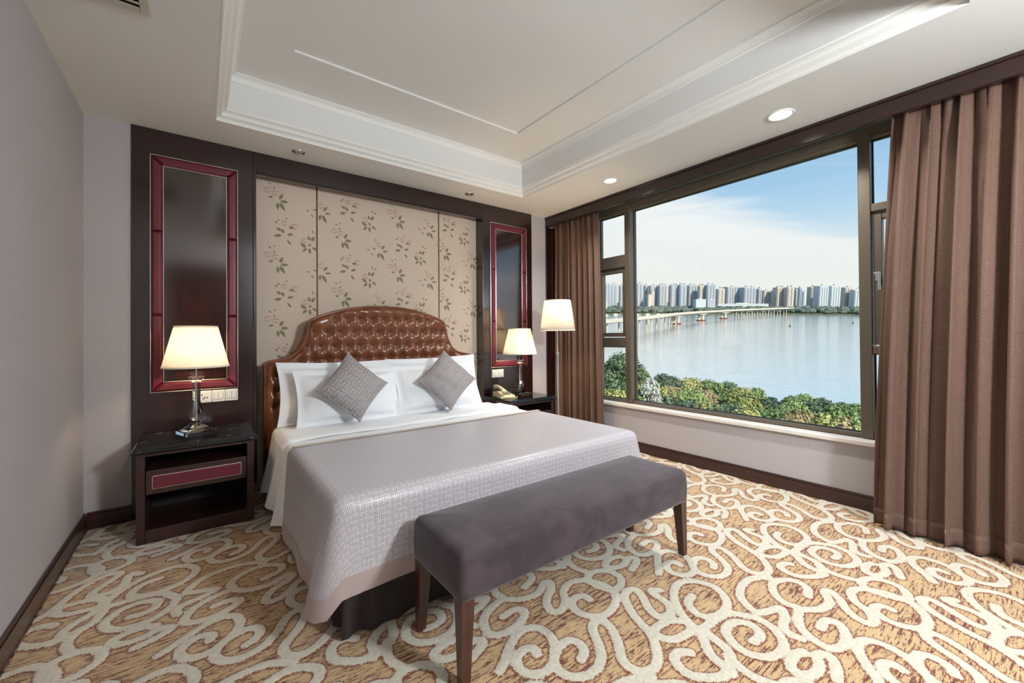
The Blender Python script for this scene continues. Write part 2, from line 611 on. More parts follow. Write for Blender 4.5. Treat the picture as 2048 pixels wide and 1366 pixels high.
# floor with the scroll carpet
STROKES = [[(1.013, 1.191), (1.022, 1.216), (1.001, 1.238), (0.964, 1.237), (0.931, 1.213), (0.919, 1.177), (0.935, 1.137), (0.973, 1.114), (1.023, 1.117), (1.064, 1.151), (1.105, 1.198), (1.119, 1.246), (1.107, 1.296), (1.069, 1.321), (1.016, 1.318), (0.953, 1.284), (0.899, 1.242), (0.857, 1.215)],
    [(1.127, 1.073), (1.162, 1.090), (1.180, 1.132), (1.161, 1.167), (1.116, 1.169), (1.066, 1.150), (1.036, 1.121), (1.025, 1.081), (1.041, 1.042), (1.079, 1.013), (1.137, 1.008), (1.191, 1.031), (1.235, 1.081), (1.265, 1.133), (1.296, 1.167), (1.339, 1.171), (1.353, 1.136), (1.333, 1.089), (1.300, 1.039), (1.266, 1.003), (1.240, 0.963), (1.242, 0.927), (1.263, 0.896), (1.307, 0.883), (1.361, 0.906), (1.417, 0.956), (1.450, 1.007), (1.467, 1.057), (1.487, 1.108), (1.527, 1.170), (1.567, 1.211), (1.620, 1.223), (1.641, 1.200), (1.622, 1.157), (1.584, 1.105), (1.561, 1.061), (1.566, 1.023), (1.612, 1.011), (1.656, 1.038), (1.675, 1.087), (1.676, 1.132), (1.695, 1.158), (1.727, 1.133)],
    [(1.458, 0.992), (1.511, 0.999), (1.578, 0.985), (1.615, 0.951), (1.615, 0.914)],
    [(1.455, 0.990), (1.462, 0.950), (1.494, 0.917), (1.550, 0.903), (1.610, 0.900)],
    [(1.808, 1.018), (1.751, 1.007), (1.717, 0.970), (1.708, 0.927), (1.734, 0.892), (1.798, 0.877), (1.864, 0.887), (1.916, 0.922), (1.949, 0.978), (1.946, 1.030), (1.909, 1.084), (1.853, 1.108), (1.785, 1.093), (1.719, 1.053), (1.667, 0.999), (1.637, 0.953), (1.619, 0.911), (1.609, 0.874), (1.576, 0.841), (1.544, 0.810), (1.520, 0.775), (1.517, 0.742), (1.521, 0.718), (1.500, 0.700)],
    [(1.623, 0.881), (1.689, 0.875), (1.766, 0.872), (1.827, 0.849), (1.868, 0.793), (1.880, 0.758), (1.870, 0.710), (1.830, 0.659), (1.775, 0.634), (1.704, 0.644), (1.661, 0.677), (1.644, 0.726), (1.663, 0.778), (1.705, 0.818), (1.774, 0.818), (1.813, 0.782), (1.807, 0.738), (1.775, 0.717), (1.725, 0.721)],
    [(1.629, 0.859), (1.617, 0.809), (1.602, 0.765), (1.571, 0.736), (1.517, 0.720), (1.474, 0.713), (1.430, 0.734), (1.388, 0.773), (1.377, 0.809), (1.387, 0.843), (1.411, 0.867), (1.451, 0.866), (1.478, 0.842)],
    [(1.819, 0.582), (1.777, 0.596), (1.724, 0.593), (1.687, 0.572), (1.698, 0.539), (1.743, 0.520), (1.794, 0.526), (1.831, 0.546), (1.863, 0.534), (1.867, 0.509), (1.822, 0.484), (1.764, 0.465)],
    [(1.415, 1.290), (1.413, 1.323), (1.374, 1.339), (1.332, 1.322), (1.309, 1.277), (1.320, 1.229), (1.363, 1.185), (1.432, 1.182), (1.502, 1.211), (1.543, 1.258), (1.553, 1.317), (1.529, 1.373), (1.480, 1.425), (1.421, 1.433), (1.358, 1.403), (1.321, 1.353), (1.269, 1.319), (1.225, 1.327), (1.229, 1.370), (1.267, 1.417), (1.326, 1.452), (1.361, 1.498), (1.330, 1.509), (1.268, 1.473), (1.220, 1.470), (1.162, 1.487), (1.118, 1.522)],
    [(1.547, 1.261), (1.617, 1.273), (1.664, 1.314), (1.666, 1.365), (1.630, 1.414), (1.570, 1.427), (1.521, 1.398), (1.516, 1.339), (1.535, 1.288)],
    [(1.570, 1.601), (1.547, 1.515), (1.569, 1.442)],
    [(2.221, 0.690), (2.293, 0.718), (2.310, 0.771), (2.261, 0.817), (2.191, 0.827), (2.115, 0.786), (2.084, 0.731), (2.091, 0.688), (2.005, 0.661), (1.950, 0.627), (1.925, 0.585), (1.915, 0.535), (1.954, 0.504), (2.029, 0.504), (2.090, 0.529), (2.115, 0.564), (2.081, 0.590), (2.018, 0.585)],
    [(2.243, 0.862), (2.162, 0.910), (2.063, 0.912), (1.977, 0.880), (1.936, 0.834), (1.919, 0.786), (1.969, 0.759), (2.031, 0.735), (1.982, 0.702), (1.908, 0.681), (1.884, 0.647), (1.889, 0.613)]]
PX_, PY_ = .985, .855


def spline(P, n):
    P = np.array(P)
    Q = np.vstack([2 * P[0] - P[1], P, 2 * P[-1] - P[-2]])
    out = []
    for i in range(1, len(Q) - 2):
        a, b, c, d = Q[i - 1:i + 3]
        for k in range(n):
            q = k / n
            out.append(.5 * ((2 * b) + (c - a) * q + (2 * a - 5 * b + 4 * c - d) * q * q + (-a + 3 * b - 3 * c + d) * q ** 3))
    out.append(P[-1])
    return np.array(out)


def carpet():
    NX, NY = 148, 128
    gx, gy = np.meshgrid((np.arange(NX)) / NX * PX_, (np.arange(NY)) / NY * PY_)
    dist = np.full(gx.shape, 9.)
    for s_ in STROKES:
        c = spline(s_, 5)
        for a_ in c:
            dx = gx - a_[0]
            dx -= PX_ * np.round(dx / PX_)
            dy = gy - a_[1]
            dy -= PY_ * np.round(dy / PY_)
            dist = np.minimum(dist, np.hypot(dx, dy))
    h = .0115
    x0, x1, y0, y1 = -.57, XR, -1.0, 3.82
    xs = np.linspace(x0, x1, int((x1 - x0) / h))
    ys = np.linspace(y0, y1, int((y1 - y0) / h))
    X, Y = np.meshgrid(xs, ys)
    fx = np.mod(X / PX_, 1) * NX
    fy = np.mod(Y / PY_, 1) * NY
    i0, j0 = np.floor(fx).astype(int), np.floor(fy).astype(int)
    tx, ty = fx - i0, fy - j0
    g = lambda a, b: dist[np.mod(b, NY), np.mod(a, NX)]
    dv = g(i0, j0) * (1 - tx) * (1 - ty) + g(i0 + 1, j0) * tx * (1 - ty) + g(i0, j0 + 1) * (1 - tx) * ty + g(i0 + 1, j0 + 1) * tx * ty
    Zv = .004 * np.clip((.025 - dv) / .010, 0, 1) - .004
    n, m_ = X.shape
    co_ = np.stack([X, Y, Zv], -1).reshape(-1, 3)
    a = (np.arange(n - 1)[:, None] * m_ + np.arange(m_ - 1)[None]).reshape(-1)
    faces = np.stack([a, a + 1, a + m_ + 1, a + m_], -1)
    me = bpy.data.meshes.new('scroll_carpet')
    me.vertices.add(len(co_))
    me.vertices.foreach_set('co', co_.astype(np.float32).ravel())
    me.loops.add(faces.size)
    me.loops.foreach_set('vertex_index', faces.astype(np.int32).ravel())
    me.polygons.add(len(faces))
    me.polygons.foreach_set('loop_start', (np.arange(len(faces)) * 4).astype(np.int32))
    me.polygons.foreach_set('use_smooth', np.ones(len(faces), bool))
    me.update(calc_edges=True)
    at = me.attributes.new('scroll', 'FLOAT', 'POINT')
    at.data.foreach_set('value', dv.astype(np.float32).ravel())
    me.materials.append(M('carpet_scroll'))
    o = bpy.data.objects.new('scroll_carpet', me)
    COL.objects.link(o)
    return o


floor = bx('floor', 'carpet_border', XL - .1, XR + .4, YF - .1, YB + .25, -.12, -.0045)
tag(floor, kind='structure')
cp = carpet()
cp.parent = floor
cp['label'] = 'cream scrolls over tan and rust streaked carpet pile'
bs = bx('carpet_border', 'carpet_border', XL, -.568, -1.0, 3.715, -.004, .001, floor)

# walls
wl = bx('wall_left', 'wall_cloth', XL - .1, XL, YF, YB + .2, 0, ZC + .1)
tag(wl, kind='structure')
wb = structure('wall_back')
bx('wall_field', 'wall_cloth', XL, -.365, YB, YB + .2, 0, ZC + .1, wb)
bx('wall_field', 'wall_cloth', 3.113, XR + .4, YB, YB + .2, 0, ZC + .1, wb)
bx('wall_field', 'wall_cloth', -.365, 3.113, YB + .16, YB + .25, 0, ZC + .1, wb)
wf = bx('wall_front', 'cabinet_wood', XL - .1, XR + .4, YF - .1, YF, 0, ZC + .1)
tag(wf, kind='structure')
wr = structure('wall_right')
WX0, WX1 = XR, 3.86
SILL = .44
for (y0, y1, z0, z1) in ((YF, YB, 0, SILL), (YF, YB, 2.66, 2.95), (3.27, YB, SILL, 2.66), (-.75, .22, SILL, 2.66), (YF, -2.6, SILL, 2.66)):
    bx('wall_field', 'wall_cloth', WX0, WX1, y0, y1, z0, z1, wr)

# baseboards: plinth with a bead along the top
def baseboard(name, axis, c, a0, a1, sgn):
    r = structure(name)
    h = .105
    if axis == 'x':       # board runs along y on plane x=c
        bx('plinth', 'baseboard_wood', min(c, c + sgn * .016), max(c, c + sgn * .016), a0, a1, -.003, h - .018, r, .002)
        bx('bead', 'baseboard_wood', min(c, c + sgn * .011), max(c, c + sgn * .011), a0, a1, h - .018, h, r, .004)
    else:
        bx('plinth', 'baseboard_wood', a0, a1, min(c, c + sgn * .016), max(c, c + sgn * .016), -.003, h - .018, r, .002)
        bx('bead', 'baseboard_wood', a0, a1, min(c, c + sgn * .011), max(c, c + sgn * .011), h - .018, h, r, .004)


baseboard('baseboard_left', 'x', XL, YF, YB, 1)
baseboard('baseboard_back', 'y', YB, XL + .016, -.365, -1)
baseboard('baseboard_right', 'x', XR, YF, YB, -1)

# ceiling: lowered ring with a stepped tray
ce = structure('ceiling')
PEL = 3.34
bx('soffit', 'ceiling_paint', XL, TX0, YF, YB + .16, ZC, ZC + .06, ce)
bx('soffit', 'ceiling_paint', TX1, PEL + .02, YF, YB + .16, ZC, ZC + .06, ce)
bx('soffit', 'ceiling_paint', TX0, TX1, TY1, YB + .16, ZC, ZC + .06, ce)
bx('soffit', 'ceiling_paint', TX0, TX1, YF, TY0, ZC, ZC + .06, ce)
bx('pocket_ceiling', 'ceiling_paint', PEL + .02, 3.9, YF, YB, 2.69, 2.75, ce)


def frame_ring(name, m, steps, parent):
    """rectangular ring: steps = (inset, z) going inward and up"""
    L = []
    for ins, z in steps:
        L.append([(TX0 + ins, TY0 + ins, z), (TX1 - ins, TY0 + ins, z), (TX1 - ins, TY1 - ins, z), (TX0 + ins, TY1 - ins, z)])
    return MB().loops(L, False, False).build(name, m, parent)


def arc(c, r, a0, a1, n=5):
    return [(c[0] + r * math.cos(a0 + (a1 - a0) * i / n), c[1] + r * math.sin(a0 + (a1 - a0) * i / n)) for i in range(n + 1)]


z = ZC
frame_ring('lower_moulding', 'moulding_paint', [(-.008, z - .0012), (.001, z - .0012), (.001, z + .014), (.006, z + .020), (.030, z + .030), (.030, z + .046), (.035, z + .052), (.056, z + .060), (.056, z + .072), (.062, z + .080)], ce)
frame_ring('tray_side', 'ceiling_paint', [(.062, z + .080), (.062, ZT - .055)], ce)
frame_ring('crown_moulding', 'moulding_paint', [(.062, ZT - .055), (.070, ZT - .050), (.070, ZT - .040), (.078, ZT - .022), (.094, ZT - .012), (.104, ZT - .010), (.104, ZT)], ce)
i1, gx0, gx1, gy0, gy1 = .10, .458, 2.18, .66, 2.77
bx('tray_field', 'ceiling_paint', TX0 - .02, gx0, TY0 - .02, TY1 + .02, ZT, ZT + .05, ce)
bx('tray_field', 'ceiling_paint', gx1, TX1 + .02, TY0 - .02, TY1 + .02, ZT, ZT + .05, ce)
bx('tray_field', 'ceiling_paint', gx0, gx1, gy1, TY1 + .02, ZT, ZT + .05, ce)
bx('tray_field', 'ceiling_paint', gx0, gx1, TY0 - .02, gy0, ZT, ZT + .05, ce)
bx('centre_panel', 'ceiling_paint', gx0 - .02, gx1 + .02, gy0 - .02, gy1 + .02, ZT + .014, ZT + .06, ce)
bx('roof_slab', 'ceiling_paint', XL - .2, 4.0, YF - .2, YB + .4, 3.02, 3.12, ce)
for (x0, x1, y0, y1) in ((XL - .2, TX0 - .02, YF - .2, YB + .4), (TX1 + .02, 4.0, YF - .2, YB + .4), (TX0 - .02, TX1 + .02, TY1 + .02, YB + .4), (TX0 - .02, TX1 + .02, YF - .2, TY0 - .02)):
    bx('ceiling_fill', 'ceiling_paint', x0, x1, y0, y1, 2.755, 3.02, ce)

# pelmet over the window and the boards that close the curtain pocket
pm = structure('trim_1', 'dark wood pelmet running above the window curtains', 'pelmet')
bx('board', 'mahogany_across', PEL, PEL + .028, YF, YB, 2.522, ZC, pm, .003)
bx('top_bead', 'mahogany_across', PEL - .012, PEL, YF, YB - .002, ZC - .022, ZC - .001, pm, .004)
bx('lower_bead', 'mahogany_across', PEL - .008, PEL, YF, YB - .002, 2.524, 2.540, pm, .003)
tr = structure('trim_2', 'dark wood board closing the curtain pocket at the corner', 'trim board')
bx('board', 'mahogany', PEL, PEL + .16, YB - .022, YB, 0, 2.522, tr, .003)
bx('edge_bead', 'mahogany', PEL + .085, PEL + .10, YB - .030, YB - .022, 0, 2.522, tr, .003)

# ------------------------------------------------------------------ windows
GX = 3.76


def bar(parent, name, y0, y1, z0, z1, x0=3.70, x1=3.80, bev=.004):
    o = bx(name, 'bronze_frame', x0, x1, y0, y1, z0, z1, parent, bev)
    return o


def pane(parent, y0, y1, z0, z1, x=GX):
    return bx('pane', 'window_glass', x, x + .006, y0, y1, z0, z1, parent)


wd = structure('window_1', 'wide bronze framed picture window above the low sill', 'window')
B0, B1 = .475, 2.635
YW0, YW1 = .24, 3.25
bar(wd, 'frame_head', YW0, YW1, 2.557, B1)
bar(wd, 'frame_foot', YW0, YW1, B0, B0 + .028)
bar(wd, 'frame_jamb', YW1 - .05, YW1, B0, B1)
bar(wd, 'frame_jamb', YW0, YW0 + .05, B0, B1)
bar(wd, 'head_bead', YW0, YW1, 2.580, 2.588, 3.693, 3.70, .001)
bar(wd, 'mullion', 2.738, 2.812, B0, 2.60, 3.685)
bar(wd, 'mullion', .750, .818, B0, 2.60, 3.685)
bar(wd, 'mullion_rib', 2.745, 2.762, B0, 2.6, 3.675, 3.685, .002)
# left side lights
for (z0, z1) in ((1.957, 2.09), (1.077, 1.182)):
    bar(wd, 'transom', 2.812, YW1 - .05, z0, z1, 3.69)
for (z0, z1) in ((2.045, 2.098), (1.062, 1.117)):
    bar(wd, 'transom', YW0 + .05, .75, z0, z1, 3.69)


def sash(parent, y0, y1, z0, z1, handle_y=None):
    s_ = bx('sash_frame', 'bronze_frame', 3.715, 3.775, y0, y0 + .045, z0, z1, parent, .004)
    for (a, b, c, d) in ((y1 - .045, y1, z0, z1), (y0 + .045, y1 - .045, z0, z0 + .045), (y0 + .045, y1 - .045, z1 - .045, z1)):
        bx('sash_rail', 'bronze_frame', 3.715, 3.775, a, b, c, d, s_, .004)
    pane(s_, y0 + .045, y1 - .045, z0 + .045, z1 - .045)
    return s_


sash(wd, 2.82, YW1 - .055, 1.19, 1.95)
sr = sash(wd, YW0 + .055, .742, 1.125, 2.038)
hb = MB().box(3.690, 3.716, .712, .732, 1.565, 1.615)
hb.loops([[(3.69, .714, 1.605), (3.69, .73, 1.605), (3.672, .73, 1.605), (3.672, .714, 1.605)], [(3.69, .714, 1.62), (3.69, .73, 1.62), (3.672, .73, 1.62), (3.672, .714, 1.62)]])
hb.box(3.664, 3.676, .700, .735, 1.605, 1.622)
hb.box(3.664, 3.676, .700, .715, 1.50, 1.612)
hd = hb.build('handle', 'chrome', sr, bevel=.003)
hd['label'] = 'pale metal lever handle'
for (y0, y1, z0, z1) in ((2.812, YW1 - .05, 2.09, 2.557), (2.812, YW1 - .05, B0 + .028, 1.077), (.818, 2.738, B0 + .028, 2.557), (YW0 + .05, .75, 2.098, 2.557), (YW0 + .05, .75, B0 + .028, 1.062)):
    pane(wd, y0, y1, z0, z1)
    g = MB()
    e = .007
    for (a, b, c, d) in ((y0, y0 + e, z0, z1), (y1 - e, y1, z0, z1), (y0, y1, z0, z0 + e), (y0, y1, z1 - e, z1)):
        g.box(GX - .012, GX + .001, a, b, c, d)
    g.build('gasket', 'gasket_rubber', wd)
sl = bx('window_sill', 'sill_stone', 3.585, 3.80, .0, 3.5, SILL, .470, wd, .004)
sl['label'] = 'narrow pale stone sill board'

# unseen second window behind the viewer, added to let in more daylight
w2 = structure('added_window', 'bronze framed window added for daylight further along the wall', 'window')
bar(w2, 'frame_head', -2.6, -.75, 2.557, 2.66)
bar(w2, 'frame_foot', -2.6, -.75, SILL, B0 + .028)
for y in (-2.6, -1.70, -.80):
    bar(w2, 'mullion', y, y + .05, B0, 2.6)
pane(w2, -2.55, -1.70, B0 + .028, 2.557)
pane(w2, -1.65, -.80, B0 + .028, 2.557)
bx('window_sill', 'sill_stone', 3.585, 3.80, -2.7, -.7, SILL, .470, w2, .004)

# ------------------------------------------------------------------ wall panelling behind the bed
YP = 3.70                     # face of the dark wood


def padded(parent, quad, name='leather_strip'):
    """quad = four (x, z) corners anticlockwise; padded with sloping sides"""
    cx = sum(q[0] for q in quad) / 4
    cz = sum(q[1] for q in quad) / 4
    ins = .013

    def inset(q, d):
        n = len(q)
        out = []
        for i in range(n):
            p0, p1, p2 = Vector(q[i - 1]), Vector(q[i]), Vector(q[(i + 1) % n])
            e1 = (p1 - p0).normalized()
            e2 = (p2 - p1).normalized()
            n1 = Vector((-e1.y, e1.x))
            n2 = Vector((-e2.y, e2.x))
            bs_ = n1 + n2
            bs_ = bs_ / max(.3, bs_.dot(n1))
            out.append(tuple(p1 + bs_ * d))
        return out
    L = []
    for d, y in ((.0006, YP - .001), (.0006, YP - .006), (ins * .5, YP - .015), (ins, YP - .020), (ins * 1.5, YP - .0205)):
        L.append([(x, y, z_) for x, z_ in inset(quad, d)])
    return MB(parent.location).loops(L).build(name, 'red_leather', parent, smooth=False)


def pilaster(x0, x1, fx0, fx1, fz0, fz1, label):
    r = thing('pilaster_panel', label, 'wall panel', (x0, YP, 0))
    o = r.location
    bx('board', 'mahogany', x0, x1, YP, YP + .16, .0, ZC - .001, r, .003, o)
    W_ = .062
    fz0i, fz1i, fx0i, fx1i = fz0 + W_, fz1 - W_, fx0 + W_, fx1 - W_
    bx('inner_panel', 'mahogany_panel', fx0i, fx1i, YP - .006, YP + .001, fz0i, fz1i, r, .002, o)
    padded(r, [(fx0, fz0), (fx1, fz0), (fx1i, fz0i), (fx0i, fz0i)])
    padded(r, [(fx0i, fz1i), (fx1i, fz1i), (fx1, fz1), (fx0, fz1)])
    ja, jb = 1.368, 1.94
    for (a, ai, s_) in ((fx0, fx0i, 0), (fx1, fx1i, 1)):
        for (za, zb, zai, zbi) in ((fz0, ja, fz0i, ja), (ja, jb, ja, jb), (jb, fz1, jb, fz1i)):
            q = [(a, za), (ai, zai), (ai, zbi), (a, zb)]
            if s_:
                q = q[::-1]
            padded(r, q)
    for nm, (a, b, c, d) in (('outer_bead', (fx0, fx1, fz0, fz1)), ('inner_bead', (fx0i, fx1i, fz0i, fz1i))):
        mb = MB(o)
        e = .0055
        s2 = 1 if nm == 'outer_bead' else -1
        for (p, q_, u_, v_) in ((a - e, a, c - e, d + e), (b, b + e, c - e, d + e), (a, b, c - e, c), (a, b, d, d + e)) if s2 == 1 else ((a, a + e, c, d), (b - e, b, c, d), (a, b, c, c + e), (a, b, d - e, d)):
            mb.box(p, q_, YP - .012, YP + .001, u_, v_)
        mb.build(nm, 'silver_bead', r, bevel=.002)
    return r


pilaster(-.365, .324, -.266, .221, .841, 2.458, 'dark mahogany wall panel with red leather frame behind the left lamp')
pilaster(2.425, 3.113, 2.522, 3.020, .868, 2.450, 'dark mahogany wall panel with red leather frame beside the window corner')

hdr = thing('header_beam', 'dark wood header beam across the top of the floral wall', 'beam', (.324, YP, 2.496))
o = hdr.location
bx('board', 'mahogany_across', .324, 2.425, YP, YP + .16, 2.497, ZC - .001, hdr, .002, o)
bx('lip_moulding', 'mahogany_across', .345, 2.425, YP - .006, YP + .020, 2.482, 2.499, hdr, .004, o)
bx('cove_moulding', 'mahogany_across', .345, 2.425, YP + .004, YP + .05, 2.470, 2.484, hdr, .004, o)
mb = MB(o)
mb.box(.322, .345, YP - .006, YP + .14, .1, 2.499)
mb.build('side_moulding', 'mahogany', hdr, bevel=.004)

# floral wall
YWP = 3.832
fl = thing('floral_wallpaper', 'beige floral fabric wall panels above the leather headboard', 'wallpaper', (.345, YWP, 0))
o = fl.location
E1, E2 = .803, 1.966
pn = []
for (x0, x1) in ((.335, E1 - .004), (E1 + .006, E2 - .004), (E2 + .006, 2.4245)):
    pn.append(bx('fabric_panel', 'wallpaper_cloth', x0, x1, YWP, YWP + .03, .0, 2.51, fl, .004, o))
for e in (E1, E2):
    bx('seam_strip', 'seam_brown', e - .004, e + .006, YWP + .002, YWP + .02, 0, 2.51, fl, 0, o)
    MB(o).tube([(e + .003, YWP - .001, .1), (e + .003, YWP - .001, 2.5)], .0035, 8).build('seam_cord', 'seam_brown', fl, smooth=True)


def leafpts(cx, cz, ang, ln, wd_):
    pts = []
    n = 5
    for i in range(n + 1):
        t_ = i / n
        pts.append((t_ * ln, wd_ * math.sin(PI * t_ ** .8)))
    for i in range(n - 1, 0, -1):
        t_ = i / n
        pts.append((t_ * ln, -wd_ * math.sin(PI * t_ ** .8)))
    c_, s_ = math.cos(ang), math.sin(ang)
    return [(cx + x * c_ - z_ * s_, cz + x * s_ + z_ * c_) for x, z_ in pts]


MOT = {
 'A': ([(.01, -.01, 1.1, .062, .016), (.015, -.025, .05, .068, .016), (.01, -.035, -1.0, .085, .017), (-.005, -.04, -1.5, .065, .015), (-.035, .0, 3.3, .04, .011), (-.035, .085, -.9, .025, .008), (-.05, .10, 2.4, .03, .007), (-.03, .115, 1.2, .022, .006)],
       [(-.075, .05, .036, .020), (-.02, .035, .034, .020)]),
 'B': ([(-.02, .0, 2.7, .05, .014), (-.005, -.02, 1.9, .045, .013), (-.02, -.035, 3.4, .065, .015), (.02, -.03, .3, .055, .014), (.03, .035, .1, .05, .013), (.02, -.07, -.9, .055, .011), (-.055, .055, 2.0, .026, .008), (-.05, .075, .8, .022, .007), (.01, .10, 1.0, .022, .007)],
       [(.0, .065, .03, .018), (.075, .045, .034, .024)]),
 'C': ([(.02, .0, .9, .06, .014), (.03, -.02, .1, .06, .011), (.01, -.035, -1.1, .085, .017), (-.005, -.035, -1.7, .06, .014), (-.03, -.005, 3.0, .04, .008), (-.09, -.02, 3.0, .03, .007), (-.08, -.05, -.6, .03, .008), (-.03, .07, 1.9, .025, .007)],
       [(.0, .04, .036, .022)]),
 'D': ([(.015, .03, 1.0, .055, .016), (.005, .035, 2.0, .045, .013), (-.025, -.03, 2.5, .065, .017), (-.02, -.035, 3.9, .055, .014), (.0, -.03, -1.5, .06, .014), (.02, -.02, -.6, .06, .013), (.03, .10, 1.9, .03, .008), (.045, .095, .5, .03, .008), (-.01, -.01, .3, .03, .014)],
       [(-.035, .025, .034, .020)]),
}


def motif(kind, cx, cz, leaf, rose):
    L_, R_ = MOT[kind]
    for (x, z_, a, ln, wd_) in L_:
        q = [(cx + 0, cz)]
        pts = leafpts(cx + x, cz + z_, a, ln * .92, wd_ * .85)
        b = len(leaf.v)
        for px_, pz_ in pts:
            leaf.vert((min(max(px_, .345), 2.424), YWP - .0006, min(pz_, 2.468)))
        leaf.f.append(tuple(range(b, b + len(pts))))
    for (x, z_, rx, rz_) in R_:
        # open petals: a few thin curved strokes
        for k, (a0, a1, sc) in enumerate(((.3, 2.9, 1.), (3.3, 5.6, .9), (.9, 3.9, .55), (4.2, 6.4, .5))):
            n = 9
            P = []
            for i in range(n + 1):
                a = a0 + (a1 - a0) * i / n
                wd_ = .0042 * math.sin(PI * (i + .4) / (n + .8))
                ca, sa = math.cos(a), math.sin(a)
                P.append([(min(max(cx + x + (rx * sc + s_ * wd_) * ca, .345), 2.424), YWP - .0005, min(cz + z_ + (rz_ * sc + s_ * wd_) * sa, 2.468)) for s_ in (-1, 1)])
            rose.grid(P)


leaf, rose = MB(o), MB(o)
for k in range(-1, 5):
    odd = k % 2
    for rw in range(-1, 5):
        for kind, bx_, za, zb in (('A', .510, 2.354, 2.098), ('B', .555, 2.087, 2.360), ('C', .836, 2.307, 2.036), ('D', .744, 2.001, 2.264)):
            cx, cz = bx_ + .510 * k, (zb if odd else za) - .523 * rw
            if .33 < cx < 2.42 and .7 < cz < 2.52:
                motif(kind, cx, cz, leaf, rose)
lo = leaf.build('leaf_print', 'print_leaf', fl)
lo['kind'] = 'stuff'
ro = rose.build('rose_print', 'print_rose', fl)
ro['kind'] = 'stuff'


# switch plates
def switches(x0, z0, n, label, kinds):
    r = thing('switch_plate_row', label, 'switch', (x0, YP, z0))
    for i in range(n):
        a = i * .0795
        p_ = bx('plate', 'white_plastic', a, a + .0775, -.009, .0, 0, .086, r, .003)
        if kinds[i] == 's':
            mb = MB()
            for (x, z_) in ((.018, .05), (.033, .03), (.048, .03), (.025, .022)):
                mb.box(a + x, a + x + .006, -.0095, -.0085, z_, z_ + .012)
            bx('socket_face', 'white_plastic', a + .01, a + .067, -.0105, -.008, .012, .074, p_, .002)
            mb.build('socket_slots', 'dark_void', p_).location = (0, -.0018, 0)
        else:
            for j in range(2):
                bx('rocker', 'white_plastic', a + .011 + j * .0285, a + .037 + j * .0285, -.0125, -.008, .018, .068, p_, .002)
            bx('rocker_surround', 'grey_plastic', a + .009, a + .0685, -.0096, -.008, .016, .070, p_)


switches(-.0125, .742, 3, 'row of white sockets and switches behind the left crystal lamp', 'srr')
switches(2.528, .755, 2, 'pair of white switch plates above the telephone', 'rr')

# ------------------------------------------------------------------ nightstands
NS_H = .528


def nightstand(loc, label, flip=1, group=None):
    r = thing('nightstand', label, 'nightstand', loc)
    w, d, h = .585, .455, NS_H
    # local: x 0..w, y 0 (front)..d, z 0..h
    bx('side_panel', 'cabinet_wood', 0, .04, 0, d, 0, h, r, .002)
    bx('side_panel', 'cabinet_wood', w - .04, w, 0, d, 0, h, r, .002)
    bx('back_panel', 'cabinet_inside', .04, w - .04, d - .02, d, 0, h, r)
    bx('plinth', 'cabinet_wood', .04, w - .04, .004, .03, 0, .075, r, .002)
    bx('lower_shelf', 'cabinet_wood', .04, w - .04, .03, d - .02, .055, .075, r)
    bx('rail', 'cabinet_wood', .04, w - .04, .002, .02, h - .018, h, r)
    dz0, dz1 = .285, .425
    dr = bx('drawer', 'cabinet_wood', .044, w - .044, -.004, .40, dz0, dz1, r, .003)
    dr['label'] = 'drawer front with a framed red leather inset'
    bx('leather_inset', 'red_leather', .075, w - .075, -.012, -.003, dz0 + .034, dz1 - .034, dr, .006, seg=3)
    mb = MB()
    e = .005
    x0, x1, z0, z1 = .072, w - .072, dz0 + .031, dz1 - .031
    for (a, b, c, d_) in ((x0, x0 + e, z0, z1), (x1 - e, x1, z0, z1), (x0, x1, z0, z0 + e), (x0, x1, z1 - e, z1)):
        mb.box(a, b, -.009, -.003, c, d_)
    mb.build('bead', 'silver_bead', dr, bevel=.001)
    # marble top with an eased, stepped edge
    L = []
    for ins, z in ((-.010, h), (-.022, h + .008), (-.022, h + .016), (-.014, h + .022), (-.014, h + .026), (-.006, h + .040)):
        L.append([(ins - .0, ins, z), (w - ins, ins, z), (w - ins, d + .008, z), (ins, d + .008, z)])
    MB().loops(L).build('marble_top', 'black_marble', r, bevel=.0015)
    return r


nightstand((-.300, 3.225, 0), 'dark wood nightstand with black marble top by the left wall')
nightstand((2.42, 3.225, 0), 'dark wood nightstand with black marble top beside the telephone')
NTOP = NS_H + .041


